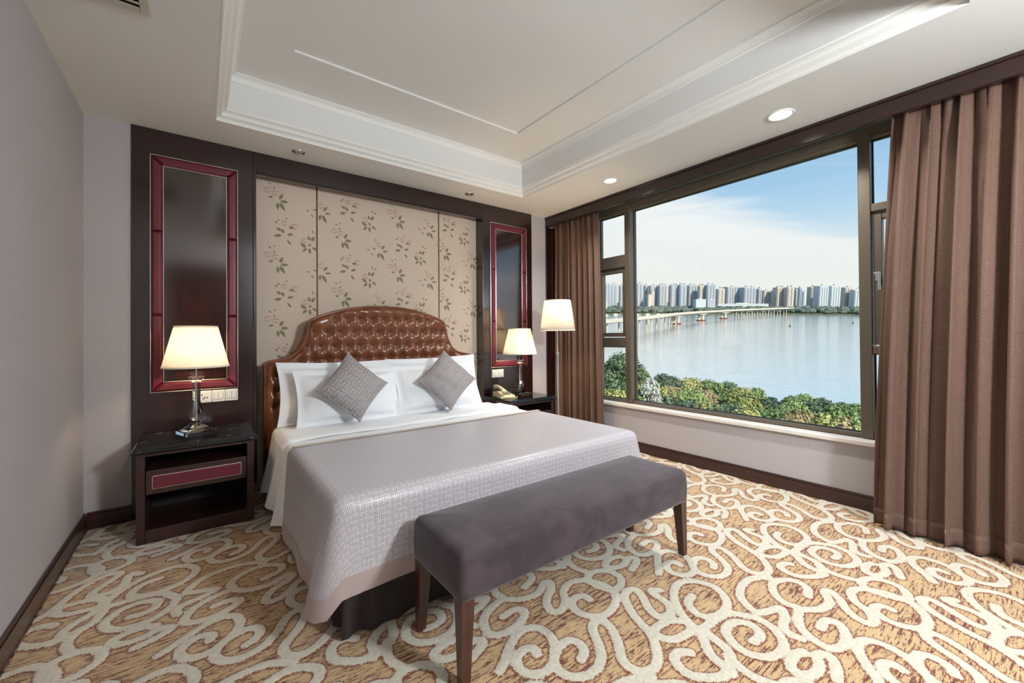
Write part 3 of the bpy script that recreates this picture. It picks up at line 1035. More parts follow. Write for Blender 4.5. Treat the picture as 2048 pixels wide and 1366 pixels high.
# ------------------------------------------------------------------ crystal table lamps
def table_lamp(loc, label):
    r = thing('table_lamp', label, 'lamp', loc, .35)
    # stepped square base
    b = MB()
    def sq(hw, z, c=.18):
        k = hw * c
        return [(-hw + k, -hw, z), (hw - k, -hw, z), (hw, -hw + k, z), (hw, hw - k, z), (hw - k, hw, z), (-hw + k, hw, z), (-hw, hw - k, z), (-hw, -hw + k, z)]
    b.loops([sq(.087, .001, .08), sq(.087, .024, .08), sq(.081, .029, .12), sq(.062, .036, .2), sq(.042, .053, .3), sq(.028, .064, .3)])
    b.build('base', 'crystal', r)
    MB().lathe([(.020, .064), (.031, .070), (.031, .078), (.020, .084)], n=16).build('base_collar', 'crystal', r)
    # baluster, faceted
    MB().lathe([(.020, .084), (.030, .092), (.039, .110), (.040, .128), (.034, .155), (.027, .185), (.0225, .215), (.0215, .235)], n=12).build('baluster', 'crystal', r)
    MB().lathe([(.022, .2355), (.022, .340), (.024, .345)], n=12).build('column', 'crystal', r)
    MB().lathe([(.024, .3455), (.029, .352), (.043, .368), (.046, .378), (.043, .382), (.0, .382)], n=12, cap1=False).build('capital', 'crystal', r)
    MB().lathe([(.0045, .04), (.0045, .345), (.0045, .46)], n=10).build('stem', 'chrome', r, smooth=False)
    MB().lathe([(.012, .455), (.014, .46), (.014, .475), (.010, .48)], n=14).build('lamp_socket', 'silver_bead', r)
    MB().lathe([(.010, .48), (.020, .495), (.022, .51), (.016, .525), (.0, .53)], n=14, cap1=False).build('bulb', 'bulb_glow', r, smooth=True)
    # pleated silk shade
    n = 120
    sh = MB().lathe([(.181, .445), (.1785, .452), (.118, .709), (.116, .716)], n=n, pleat=.010, cap0=False, cap1=False).build('lamp_shade', 'shade_silk', r, solid=.0015)
    sh['label'] = 'pleated cream fabric shade'
    MB().lathe([(.1825, .443), (.1835, .447), (.1815, .453)], n=60, cap0=False, cap1=False).build('shade_trim', 'shade_silk', sh, solid=.002)
    MB().lathe([(.1185, .708), (.118, .714), (.1175, .718)], n=60, cap0=False, cap1=False).build('shade_trim', 'shade_silk', sh, solid=.002)
    mb = MB()
    for a in (0, 2 * PI / 3, 4 * PI / 3):
        mb.tube([(0, 0, .70), (.117 * math.cos(a), .117 * math.sin(a), .705)], .0018, 6)
    mb.tube([(0, 0, .46), (.034, 0, .50), (.036, 0, .58), (.0, 0, .70)], .0018, 6)
    mb.tube([(0, 0, .46), (-.034, 0, .50), (-.036, 0, .58), (.0, 0, .70)], .0018, 6)
    mb.build('shade_harp', 'silver_bead', r)
    light('lamp_bulb', 'POINT', (0, 0, .575), TABLE_W, (1, .74, .45), r, shadow_soft_size=.03)
    return r


table_lamp((-.021, 3.465, NTOP), 'crystal table lamp with wide pleated shade by the left wall')
table_lamp((2.735, 3.465, NTOP), 'crystal table lamp beside the cream telephone')

# floor lamp by the curtain
FLX, FLY = 2.93, 3.08
flr = thing('floor_lamp', 'tall slim floor lamp with cream drum shade by the curtain', 'lamp', (FLX, FLY, 0))
MB().lathe([(.125, .0), (.130, .006), (.128, .016), (.05, .026), (.016, .034), (.014, .05)], n=40).build('base', 'brushed_metal', flr, smooth=False)
MB().lathe([(.0125, .04), (.0125, 1.01), (.015, 1.015), (.015, 1.035), (.009, 1.04)], n=16).build('lower_pole', 'brushed_metal', flr)
MB().lathe([(.0075, 1.035), (.0075, 1.275)], n=12).build('upper_pole', 'brushed_metal', flr)
MB().lathe([(.014, 1.27), (.015, 1.30), (.010, 1.31)], n=14).build('lamp_socket', 'white_plastic', flr)
MB().lathe([(.010, 1.31), (.022, 1.33), (.024, 1.345), (.016, 1.36), (0, 1.365)], n=14, cap1=False).build('bulb', 'bulb_glow', flr, smooth=True)
sh = MB().lathe([(.178, 1.262), (.136, 1.568)], n=64, cap0=False, cap1=False).build('lamp_shade', 'shade_silk', flr, smooth=True, solid=.0015)
sh['label'] = 'tapered cream drum shade'
for r_, z_ in ((.179, 1.262), (.137, 1.566)):
    MB().lathe([(r_, z_ - .003), (r_ + .001, z_), (r_, z_ + .004)], n=64, cap0=False, cap1=False).build('shade_trim', 'shade_silk', sh, solid=.002)
mb = MB()
for a in (0, 2 * PI / 3, 4 * PI / 3):
    mb.tube([(0, 0, 1.275), (.17 * math.cos(a), .17 * math.sin(a), 1.30)], .002, 6)
mb.build('shade_carrier', 'brushed_metal', flr)
light('lamp_bulb', 'POINT', (0, 0, 1.415), FLOORLAMP_W, (1, .70, .40), flr, shadow_soft_size=.03)

# telephone
tp = thing('telephone', 'cream desk telephone with handset on the marble nightstand', 'telephone', (2.525, 3.47, NTOP), -.15)
MB().loops([[(-.085, -.10, .0), (.085, -.10, .0), (.085, .10, .0), (-.085, .10, .0)], [(-.085, -.10, .018), (.085, -.10, .018), (.085, .10, .05), (-.085, .10, .05)], [(-.075, -.088, .026), (.075, -.088, .026), (.075, .09, .058), (-.075, .09, .058)]]).build('body', 'cream_plastic', tp, bevel=.006)
hs = MB()
prof = []
for i in range(13):
    q = i / 12
    y = -.105 + .21 * q
    end = abs(q - .5) * 2
    hgt = .018 + .016 * max(0, end - .55) / .45
    zc = .078 + .012 * math.cos(PI * (q - .5)) + (y + .1) * .16
    wd_ = .021 + .006 * max(0, end - .6) / .4
    prof.append([(-.048 + wd_ * math.cos(a), y, zc - (hgt - .012 if math.sin(a) < 0 else 0) + .014 * math.sin(a)) for a in [2 * PI * k / 12 for k in range(12)]])
hs.loops(prof).build('handset', 'cream_plastic', tp, smooth=True)
for i in range(4):
    for j in range(3):
        z_ = .0355 + (-.05 + i * .026 + .088) / .178 * .032
        bx('key', 'grey_plastic', .0 + j * .022, .015 + j * .022, -.055 + i * .026, -.040 + i * .026, z_ - .006, z_ + .004, tp, .0015)
pts = []
for i in range(150):
    q = i / 149
    a = q * 2 * PI * 24
    cx_ = -.06 + .15 * q
    cy_ = -.125 - .05 * math.sin(PI * q)
    pts.append((cx_, cy_ + .006 * math.cos(a), .009 + .006 * math.sin(a)))
MB().tube(pts, .0018, 5).build('coiled_cord', 'cream_plastic', tp, smooth=True)

# ------------------------------------------------------------------ bed
BX0, BX1, BY0, BY1, BZ = .425, 2.325, 1.70, 3.60, .535
bed = thing('bed', 'double bed with buttoned brown leather headboard', 'bed', ((BX0 + BX1) / 2, (BY0 + BY1) / 2, 0))
o = bed.location
bx('bed_base', 'skirt_cloth', BX0 + .03, BX1 - .03, BY0 + .03, BY1 - .02, .06, .30, bed, .01, o)
bx('mattress', 'white_sheet', BX0 + .01, BX1 - .01, BY0 + .02, BY1 - .01, .30, BZ - .01, bed, .035, o, seg=4)
for x in (BX0 + .1, BX1 - .1):
    for y in (BY0 + .12, BY1 - .12):
        bx('leg', 'leg_wood', x - .03, x + .03, y - .03, y + .03, 0, .06, bed, 0, o)

HX0, HX1, HYF, HYB = .395, 2.222, 3.62, 3.80
HC = (HX0 + HX1) / 2


HTA = [0, .15, .30, .45, .54, .585, .603, .612, .620, .640, .682, .742, .81, .885, .905, .9135]
HTZ = [1.474, 1.468, 1.448, 1.408, 1.375, 1.352, 1.330, 1.292, 1.236, 1.178, 1.098, 1.052, 1.034, 1.022, 1.008, .985]


def htop(x):
    return float(np.interp(abs(x - HC), HTA, HTZ))


buttons = [(HC + s_ * .8415, z_) for s_ in (-1, 1) for z_ in (.915, .801, .687)]
for row, z_ in enumerate((1.373, 1.259, 1.142, 1.026)):
    odd = row % 2
    for k in range(-9, 9):
        x = HC + (k + (.5 if odd else 0)) * .1047
        if HX0 + .055 < x < HX1 - .055 and htop(x) - z_ > .022 and htop(x - .02) - z_ > .016 and htop(x + .02) - z_ > .016:
            buttons.append((x, z_))
BA = np.array(buttons)


def tuft(x, z_, edge):
    d2 = (BA[:, 0] - x) ** 2 + (BA[:, 1] - z_) ** 2
    d = math.sqrt(d2.min())
    h = .050 * (1 - math.exp(-(d / .036) ** 2) * .62)
    # folds run between neighbouring buttons
    i = np.argsort(d2)[:2]
    pa, pb = BA[i[0]], BA[i[1]]
    ab = pb - pa
    L_ = np.hypot(*ab)
    if .05 < L_ < .16:
        t_ = max(0, min(1, ((x - pa[0]) * ab[0] + (z_ - pa[1]) * ab[1]) / L_ ** 2))
        q = pa + ab * t_
        dd = math.hypot(x - q[0], z_ - q[1])
        h -= .005 * math.exp(-(dd / .014) ** 2) * (1 - abs(2 * t_ - 1) * .3)
    e = max(0, min(1, edge / .05))
    return h * (1 - (1 - e) ** 3)


NXH, NZH = 230, 110
zl = .10
P = []
for j in range(NZH + 1):
    row = []
    tz = j / NZH
    for i in range(NXH + 1):
        x = HX0 + (HX1 - HX0) * i / NXH
        zt = htop(x)
        z_ = zl + (zt - zl) * tz
        slope = (htop(min(HX1, x + .004)) - htop(max(HX0, x - .004))) / .008
        edge = min(x - HX0, HX1 - x, (zt - z_) / math.sqrt(1 + slope * slope))
        row.append((x, HYF - tuft(x, z_, edge), z_))
    P.append(row)
hb_ = MB(o)
hb_.grid(P)
hbo = hb_.build('headboard', 'brown_leather', bed, smooth=True)
hbo['label'] = 'arched button tufted brown leather headboard'
# rim of the headboard
outl = [(HX0, zl)]
for i in range(141):
    x = HX0 + (HX1 - HX0) * i / 140
    outl.append((x, htop(x)))
outl.append((HX1, zl))
rim = MB(o)
rim.loops([[(x, HYF, z_) for x, z_ in outl], [(x, HYB, z_) for x, z_ in outl]], False, True, False)
rim.build('headboard_side', 'brown_leather', hbo, smooth=False)
MB(o).tube([(x, HYF - .004, z_) for x, z_ in outl], .011, 8).build('piping', 'brown_leather', hbo, smooth=True)
bt = None
for (x, z_) in buttons:
    if bt is None:
        bt = MB().lathe([(.0, .006), (.007, .005), (.0115, .002), (.0125, -.001), (.0105, -.003), (.0, -.004)][::-1], n=12, cap0=False, cap1=False).build('button', 'leather_button', hbo, smooth=True)
        cur = bt
    else:
        cur = bt.copy()
        COL.objects.link(cur)
        cur.parent = hbo
    cur.rotation_euler = (PI / 2, 0, 0)
    cur.location = Vector((x, HYF - .0205, z_)) - o


# ---- cloth draped over the bed: a grid on top and a skirt that hangs on three sides
def drape(x0, x1, y0, y1, zt, r, hem, flare, ds=.025, wrinkle=0.0, nk=16, skip_top=False, from_drop=None, push=0., side_stop=None, seed=0.):
    """returns MB, uv. perimeter runs head-left, foot-left, foot-right, head-right"""
    ny = max(8, int((y1 - y0) / ds))
    nx = max(8, int((x1 - x0) / ds))
    xi0, xi1, yi0 = x0 + r, x1 - r, y0 + r
    base, nor, ss = [], [], []
    Ll, Lf = y1 - yi0, xi1 - xi0
    for i in range(ny):
        y = y1 - (y1 - yi0) * i / ny
        base.append((xi0, y)); ss.append(y1 - y)
    for i in range(nx):
        x = xi0 + Lf * i / nx
        base.append((x, yi0)); ss.append(Ll + x - xi0)
    for i in range(ny + 1):
        y = yi0 + (y1 - yi0) * i / ny
        base.append((xi1, y)); ss.append(Ll + Lf + y - yi0)
    for s_ in ss:
        a = PI                       # pointing -x
        w_ = .05
        def step(c):
            return 1 / (1 + math.exp(-(s_ - c) / (w_ * .35)))
        a = PI + PI / 2 * step(Ll) + PI / 2 * step(Ll + Lf)
        nor.append((math.cos(a), math.sin(a)))
    P_, UV = [], []
    nj = len(base)
    prof0 = [(r * math.sin(q), zt - r + r * math.cos(q), r * q) for q in [PI / 2 * k / 5 for k in range(6)]]
    rows = []
    for k in range(6):
        if from_drop is not None:
            break
        rows.append([(base[j][0] + nor[j][0] * prof0[k][0], base[j][1] + nor[j][1] * prof0[k][0], prof0[k][1]) for j in range(nj)])
        UV.append([(base[j][0] + nor[j][0] * prof0[k][2], base[j][1] + nor[j][1] * prof0[k][2]) for j in range(nj)])
    for k in range(0 if from_drop is not None else 1, nk + 1):
        row, uvr = [], []
        for j in range(nj):
            s_ = ss[j]
            top = zt - r
            hz = hem(s_, Ll, Lf)
            if from_drop is None:
                dz = (top - hz) * k / nk
            else:
                a0 = top - hz - from_drop
                dz = a0 + from_drop * k / nk
            o_ = r + flare(s_, Ll, Lf, dz) + push
            row.append((base[j][0] + nor[j][0] * o_, base[j][1] + nor[j][1] * o_, top - dz))
            uvr.append((base[j][0] + nor[j][0] * (r * PI / 2 + dz), base[j][1] + nor[j][1] * (r * PI / 2 + dz)))
        rows.append(row)
        UV.append(uvr)
    mb = MB(o)
    mb.grid(rows)
    uv = [c for r_ in UV for c in r_]
    if not skip_top:
        # top grid welded on the inner loop by position
        G, gu = [], []
        for i in range(ny + 1):
            y = y1 - (y1 - yi0) * i / ny
            row = []
            for j in range(nx + 1):
                x = xi0 + Lf * j / nx
                e = min(x - xi0, xi1 - x, y - yi0)
                pz = 0
                if wrinkle:
                    pz = wrinkle * min(1, e / .15) * (mnoise.noise(Vector((x * 3 + seed, y * 5, 1.3))) + .5 * mnoise.noise(Vector((x * 9, y * 13 + seed, 2.3))))
                row.append((x, y, zt + pz))
                gu.append((x, y))
            G.append(row)
        mb.grid(G)
        uv += gu
    return mb, uv


def weld(ob, d=.0008):
    bm = bmesh.new()
    bm.from_mesh(ob.data)
    bmesh.ops.remove_doubles(bm, verts=bm.verts, dist=d)
    bmesh.ops.recalc_face_normals(bm, faces=bm.faces)
    bm.to_mesh(ob.data)
    bm.free()
    for pl in ob.data.polygons:
        pl.use_smooth = True


# bed skirt (part of the bed)
def sk_flare(s_, Ll, Lf, dz):
    g = .006 * math.sin(s_ * 46) + .010 * math.sin(s_ * 19 + 1)
    c = .03 * math.exp(-((s_ - Ll) / .10) ** 2) * math.sin((s_ - Ll) * 60 + 1.2)
    return (g + c) * min(1, dz / .2) - .0


mb, uv = drape(BX0 + .02, BX1 - .02, BY0 + .012, BY1, .30, .02, lambda s_, a, b: .004, sk_flare, .018, nk=8, skip_top=True)
mb.build('bed_skirt', 'skirt_cloth', bed, uv=uv, smooth=True)


# white duvet
def gauss(a, w_):
    return math.exp(-(a / w_) ** 2)


dv = thing('duvet', 'white cotton duvet hanging over the left side of the bed', 'duvet', (o.x, o.y, BZ))
o_bed = o
o = dv.location


def dv_flare(s_, Ll, Lf, dz):
    q = min(1, dz / .4)
    if s_ > .82 and s_ < Ll + Lf + Ll - .82:
        return -.012
    return q * (.052 + .024 * math.sin(s_ * 21 + .8) * (.4 + .6 * q) + .010 * math.sin(s_ * 43))


def dv_hem(s_, Ll, Lf):
    return .105 + .02 * math.sin(s_ * 9) + (.20 if .85 < s_ < Ll + Lf + Ll - .85 else 0)


mb, uv = drape(BX0 - .012, BX1 + .012, BY0 + .010, 3.44, BZ + .010, .05, dv_hem, dv_flare, .022, .006, nk=14)
d_o = mb.build('duvet_body', 'white_cotton', dv, uv=uv, smooth=True)
weld(d_o)
# turned back edge near the pillows
P = []
ny, nx = 14, 90
for i in range(ny + 1):
    q = i / ny
    row = []
    for j in range(nx + 1):
        x = BX0 - .02 + (BX1 - BX0 + .04) * j / nx
        wob = .02 * mnoise.noise(Vector((x * 2.2, 0, 4)))
        y = 2.92 + .33 * q + wob * (1 - q) + .03 * (x - 1.3) * (1 - q)
        edge = min(x - (BX0 - .02), BX1 + .02 - x)
        dr_ = .055 * (1 - min(1, edge / .05)) ** 2
        hgt = .016 * min(1, q / .07) ** .5 * (1 if q < .93 else max(.2, (1 - q) / .07))
        z_ = BZ + .0105 + hgt + .006 * mnoise.noise(Vector((x * 4, y * 14, 9))) - dr_
        row.append((x, y, z_ + .002))
    P.append(row)
MB(o).grid(P).build('turned_edge', 'white_cotton', dv, smooth=True)
# bedspread
bsp = thing('bedspread', 'mauve fretwork bedspread over the foot of the bed', 'bedspread', (o_bed.x, 2.2, BZ))
o = bsp.location
SPY1 = 2.70


def sp_flare(s_, Ll, Lf, dz):
    q = min(1, dz / .4)
    a = .026 * q + .008 * math.sin(s_ * 14) * q
    c = s_ - Ll
    a += q * (.060 * gauss(c + .045, .055) - .016 * gauss(c - .035, .02))
    a += q * .05 * gauss(s_ - Ll - Lf, .10)
    if c > .05 and c < Lf - .05:
        a -= .012 * q
    return a


def sp_hem(s_, Ll, Lf):
    c = s_ - Ll
    side = .085 + .040 * max(0, min(1, (s_ - .3) / (Ll - .3)))
    if c < -.004:
        return side
    front = .195
    if c < .014:
        return side + (front - side) * (c + .004) / .018
    if c < Lf - .1:
        return front
    return .06


ZS = BZ + .030
mb, uv = drape(BX0 - .024, BX1 + .024, BY0 - .022, SPY1, ZS, .055, lambda a, b, c: sp_hem(a, b, c) + .074, sp_flare, .016, .003, nk=16)
b_o = mb.build('spread_cloth', 'bedspread_weave', bsp, uv=uv, smooth=True)
weld(b_o)
mb, uv = drape(BX0 - .024, BX1 + .024, BY0 - .022, SPY1, ZS, .055, sp_hem, sp_flare, .016, 0, nk=4, skip_top=True, from_drop=.078, push=.0015)
mb.build('hem_band', 'satin_band', bsp, uv=uv, smooth=True)['label'] = 'plain satin hem band'
P = []
for i in range(5):
    y = SPY1 - .045 + .062 * i / 4
    P.append([(BX0 - .024 + .030 + (BX1 - BX0 + .048 - .060) * j / 60, y, ZS + .0035 - (.012 if i == 4 else 0)) for j in range(61)])
MB(o).grid(P).build('border_strip', 'gold_border', bsp, smooth=True)['label'] = 'pale satin strip along the head edge'


# ------------------------------------------------------------------ pillows and cushions
def pillow_mesh(name, w, h, t_, m, flange, seed, uvs=False, pts_=2.4, pinch=0.06, n=44):
    mb = MB()
    uv = []
    for side in (1, -1):
        P = []
        for i in range(n + 1):
            row = []
            for j in range(n + 1):
                u_, v_ = 2 * j / n - 1, 2 * i / n - 1
                x, y = u_ * w / 2, v_ * h / 2
                # sides pull in between the corners
                x *= 1 - pinch * (1 - v_ * v_) * abs(u_)
                y *= 1 - pinch * (1 - u_ * u_) * abs(v_)
                fu = max(0, 1 - (abs(u_) / (1 - flange * 2 / w)) ** pts_)
                fv = max(0, 1 - (abs(v_) / (1 - flange * 2 / h)) ** pts_)
                b = (fu * fv) ** .5
                wr = .015 * mnoise.noise(Vector((x * 7 + seed, y * 7, seed * 3 + side))) + .008 * mnoise.noise(Vector((x * 19 + seed, y * 13, seed)))
                z_ = side * (t_ / 2 * b + .0015) + wr * min(1, b * 3) + .008 * mnoise.noise(Vector((x * 5 + seed, y * 5, 7 + seed))) * (1 - b)
                row.append((x, y, z_))
                uv.append((x + 5, y + 5))
            P.append(row)
        mb.grid(P)
    ob = mb.build(name, m, None, uv=uv, smooth=True)
    # join the rims
    return ob


def put_pillow(ob, x, y, z_, lean, rz=0, spin=0):
    """local y becomes up, leaning back by `lean` from vertical"""
    ob.matrix_world = Matrix.Translation((x, y, z_)) @ Matrix.Rotation(rz, 4, 'Z') @ Matrix.Rotation(PI / 2 - lean, 4, 'X') @ Matrix.Rotation(spin, 4, 'Z')


def big_pillow(x, y, z_, lean, rz, seed, label, spin=0, w=.90, h=.48):
    ob = pillow_mesh('pillow', w, h, .17, 'white_cotton', .045, seed)
    put_pillow(ob, x, y, z_, lean, rz, spin)
    tag(ob, label, 'pillow', 'white pillows')


TOPZ = BZ + .012
big_pillow(.895, 3.475, TOPZ + .232, .20, .02, 1.3, 'white pillow leaning on the headboard at the back left', -.012)
big_pillow(1.745, 3.475, TOPZ + .238, .20, -.02, 5.1, 'white pillow leaning on the headboard at the back right', .02)
big_pillow(.935, 3.315, TOPZ + .205, .36, .03, 8.7, 'white pillow in front on the left behind the larger looking cushion', -.01, .80, .44)
big_pillow(1.700, 3.315, TOPZ + .208, .36, -.03, 12.9, 'white pillow in front on the right behind the cushion nearer the window', .012, .82, .44)


def cushion(x, y, z_, lean, rz, seed, spin, label):
    ob = pillow_mesh('cushion', .385, .385, .15, 'cushion_weave', .001, seed, pts_=2.0, pinch=.085)
    put_pillow(ob, x, y, z_, lean, rz, PI / 4 + spin)
    tag(ob, label, 'cushion', 'grey patterned cushions')


cushion(.915, 3.165, TOPZ + .288, .36, .08, 3.3, .03, 'grey woven square cushion standing on its corner on the left pillows')
cushion(1.70, 3.165, TOPZ + .286, .36, -.12, 6.6, -.02, 'grey woven square cushion standing on its corner on the right pillows')

# ------------------------------------------------------------------ bench
bn = thing('bench', 'upholstered grey velvet bench on tapered wooden legs at bed foot', 'bench', (1.41, 1.42, 0))
X0, X1, Y0, Y1, Z0, Z1 = .698, 2.130, 1.215, 1.612, .292, .478
NXB, NYB = 60, 20


def rbox(x0, x1, y0, y1, z0, z1, r, n=5, crown=.0):
    """box with rounded vertical edges and a softly rounded top"""
    L = []

    def ring(ins, z_):
        lp = []
        rr = max(r - ins, .004)
        for (cx, cy, a0) in ((x1 - ins - rr, y0 + ins + rr, -PI / 2), (x1 - ins - rr, y1 - ins - rr, 0), (x0 + ins + rr, y1 - ins - rr, PI / 2), (x0 + ins + rr, y0 + ins + rr, PI)):
            for k in range(n + 1):
                a = a0 + PI / 2 * k / n
                lp.append((cx + rr * math.cos(a), cy + rr * math.sin(a), z_))
        return lp
    L.append(ring(.012, z0))
    L.append(ring(.003, z0 + .004))
    L.append(ring(.0, z0 + .012))
    for q in (.25, .5, .75):
        L.append(ring(-.004 * math.sin(PI * q), z0 + (z1 - .05 - z0) * q))
    for k in range(0, 8):
        a = PI / 2 * k / 7
        L.append(ring(.05 * (1 - math.cos(a)), z1 - .05 + .042 * math.sin(a)))
    for ins, dz in ((.075, -.004), (.11, -.001), (.16, .001)):
        L.append(ring(ins, z1 + dz))
    return L


MB(bn.location).loops(rbox(X0, X1, Y0, Y1, Z0, Z1, .028)).build('seat', 'bench_velvet', bn, smooth=True)
for sx in (0, 1):
    for sy in (0, 1):
        cx = X0 + .034 if sx == 0 else X1 - .034
        cy = Y0 + .034 if sy == 0 else Y1 - .034
        L = []
        for z_, hw in ((0, .017), (.15, .022), (Z0 + .004, .027)):
            # the inner faces taper
            dx = (.027 - hw) * (-1 if sx == 0 else 1)
            dy = (.027 - hw) * (-1 if sy == 0 else 1)
            L.append([(cx + dx - hw, cy + dy - hw, z_), (cx + dx + hw, cy + dy - hw, z_), (cx + dx + hw, cy + dy + hw, z_), (cx + dx - hw, cy + dy + hw, z_)])
        MB(bn.location).loops(L).build('leg', 'leg_wood', bn, bevel=.002)


# ------------------------------------------------------------------ curtains
def curtain(name, ya, yb, yta, ytb, x_top, x_bot, folds, amp, seed, label, z1=2.60):
    """ya/yb edges at the floor, yta/ytb at the rail"""
    rnd = random.Random(seed)
    ks = [rnd.uniform(.5, 1.7) for _ in range(folds)]
    tot = sum(ks)
    am = [rnd.uniform(.40, 1.25) for _ in range(folds + 1)]
    n = folds * 16
    nz = 40
    P = []
    for i in range(nz + 1):
        q = i / nz
        z_ = z1 * q + .012 * (1 - q)
        row = []
        acc, idx = 0, 0
        for j in range(n + 1):
            s_ = j / n
            # irregular phase
            v = s_ * tot
            k, c = 0, 0
            while k < folds - 1 and c + ks[k] < v:
                c += ks[k]
                k += 1
            ph = k + (v - c) / ks[k]
            a_ = am[k] * (1 - (ph - k)) + am[k + 1] * (ph - k)
            drift = .35 * mnoise.noise(Vector((s_ * 3 + seed, q * 1.6, seed)))
            wv_ = math.sin(2 * PI * ph + drift * 2) + .38 * math.sin(4 * PI * ph + 1.1 + 2.3 * math.sin(k * 1.7))
            A = amp * a_ * (1 - .35 * q ** 3)
            top_pinch = max(0, (q - .9) / .1)
            x = x_top * q + x_bot * (1 - q) + A * wv_ + .012 * math.sin(5 * PI * ph + seed) * (1 - .5 * q)
            x += .012 * top_pinch * math.sin(4 * 2 * PI * ph)
            yy0 = ya + (yta - ya) * q ** 1.4
            yy1 = yb + (ytb - yb) * q
            y = yy0 + (yy1 - yy0) * (s_ + .018 * math.sin(4 * PI * ph + drift))
            row.append((x, y, z_ + (.006 * math.sin(9 * s_) if i == 0 else 0)))
        P.append(row)
    r = thing(name, label, 'curtain', (x_bot, (ya + yb) / 2, 0))
    cb = MB(r.location).grid(P).build('cloth', 'curtain_cloth', r, smooth=True, solid=.004)
    # stitched hem: a doubled band at the bottom
    H = []
    for i in range(4):
        q = i / 3
        zz = .010 + .10 * q
        f = zz / z1
        i0 = min(nz - 1, int(max(0, (zz - .012)) / (z1 - .012) * nz))
        fr_ = max(0, (zz - .012)) / (z1 - .012) * nz - i0
        row = []
        for j in range(n + 1):
            a, b = Vector(P[i0][j]), Vector(P[i0 + 1][j])
            pp = a.lerp(b, max(0, fr_))
            row.append((pp.x - .0045, pp.y, pp.z))
        H.append(row)
    MB(r.location).grid(H).build('hem', 'curtain_cloth', r, smooth=True, solid=.002)
    # rail with rings above
    MB(r.location).tube([(x_top, yta, z1 + .03), (x_top, ytb, z1 + .03)], .010, 8).build('rail', 'white_plastic', r)
    return r


curtain('curtain', 2.935, 3.672, 3.00, 3.672, 3.475, 3.455, 9, .030, 3, 'brown curtain gathered in the corner behind the floor lamp')
curtain('curtain', .69, -.62, .588, -.62, 3.462, 3.365, 13, .046, 11, 'wide brown curtain hanging at the right of the big window')

# ------------------------------------------------------------------ ceiling fittings
def downlight(x, y, r, lit, label):
    d = thing('downlight', label, 'downlight', (x, y, ZC))
    MB().lathe([(r * .80, .002), (r * .82, -.004), (r * .95, -.006), (r, -.003), (r, .002)], n=40, cap0=False, cap1=False).build('trim_ring', 'moulding_paint' if lit else 'brushed_metal', d, smooth=True)
    if lit:
        MB().lathe([(0, -.0015), (r * .5, -.002), (r * .81, -.0015)], n=32, cap0=False, cap1=False).build('lens', 'lamp_glow', d)
        light('lamp', 'AREA', (0, 0, -.012), DOWN_W, (1, .985, .96), d, shape='DISK', size=r * 1.5, spread=2.4)
    else:
        MB().lathe([(0, .001), (r * .35, -.001), (r * .4, -.006), (r * .62, -.008), (r * .8, .0)], n=32, cap0=False, cap1=False).build('reflector', 'chrome', d, smooth=True)
        MB().lathe([(0, -.007), (r * .3, -.006), (r * .36, -.002)], n=24, cap0=False, cap1=False).build('lens', 'grey_plastic', d)
    return d


downlight(3.03, 1.06, .078, True, 'lit white downlight in the soffit nearest the viewer by the window')
downlight(3.03, 2.465, .066, True, 'lit white downlight in the soffit near the window corner')
downlight(.607, 3.508, .046, False, 'small unlit metal downlight above the left of the headboard')
downlight(2.156, 3.53, .046, False, 'small unlit metal downlight above the right of the headboard')

vt = thing('ceiling_vent', 'grey metal air vent in the left ceiling soffit', 'vent', (-.31, 2.12, ZC))
vx0, vx1, vy0, vy1 = -.46, -.171, 1.80, 2.411
o = vt.location
for (a, b, c, d) in ((vx0, vx0 + .035, vy0, vy1), (vx1 - .035, vx1, vy0, vy1), (vx0 + .035, vx1 - .035, vy0, vy0 + .035), (vx0 + .035, vx1 - .035, vy1 - .035, vy1)):
    bx('frame', 'vent_metal', a, b, c, d, ZC - .010, ZC, vt, .003, o)
bx('backing', 'dark_void', vx0 + .03, vx1 - .03, vy0 + .03, vy1 - .03, ZC - .0015, ZC - .0005, vt, 0, o)
for k in range(16):
    y = vy0 + .05 + k * .0345
    MB(o).loops([[(vx0 + .036, y, ZC - .009), (vx0 + .036, y + .020, ZC - .003), (vx0 + .036, y + .022, ZC - .005), (vx0 + .036, y + .002, ZC - .011)], [(vx1 - .036, y, ZC - .009), (vx1 - .036, y + .020, ZC - .003), (vx1 - .036, y + .022, ZC - .005), (vx1 - .036, y + .002, ZC - .011)]]).build('slat', 'vent_metal', vt)

# unseen globe added behind the viewer to fill the room with light
cl_ = thing('fill_globe', 'unseen white globe added as fill light behind the viewer', 'lamp', (1.8, -1.3, ZC))
MB().lathe([(.07, .0), (.07, -.02), (.02, -.035)], n=32).build('canopy', 'moulding_paint', cl_)
MB().lathe([(.006, -.03), (.006, -.36)], n=10).build('stem', 'chrome', cl_)
MB().lathe([(.0, -.72)] + [(.185 * math.sin(PI * k / 14), -.535 - .185 * math.cos(PI * k / 14)) for k in range(1, 14)] + [(.0, -.35)], n=32, cap0=False, cap1=False).build('globe', 'fill_glow', cl_, smooth=True)


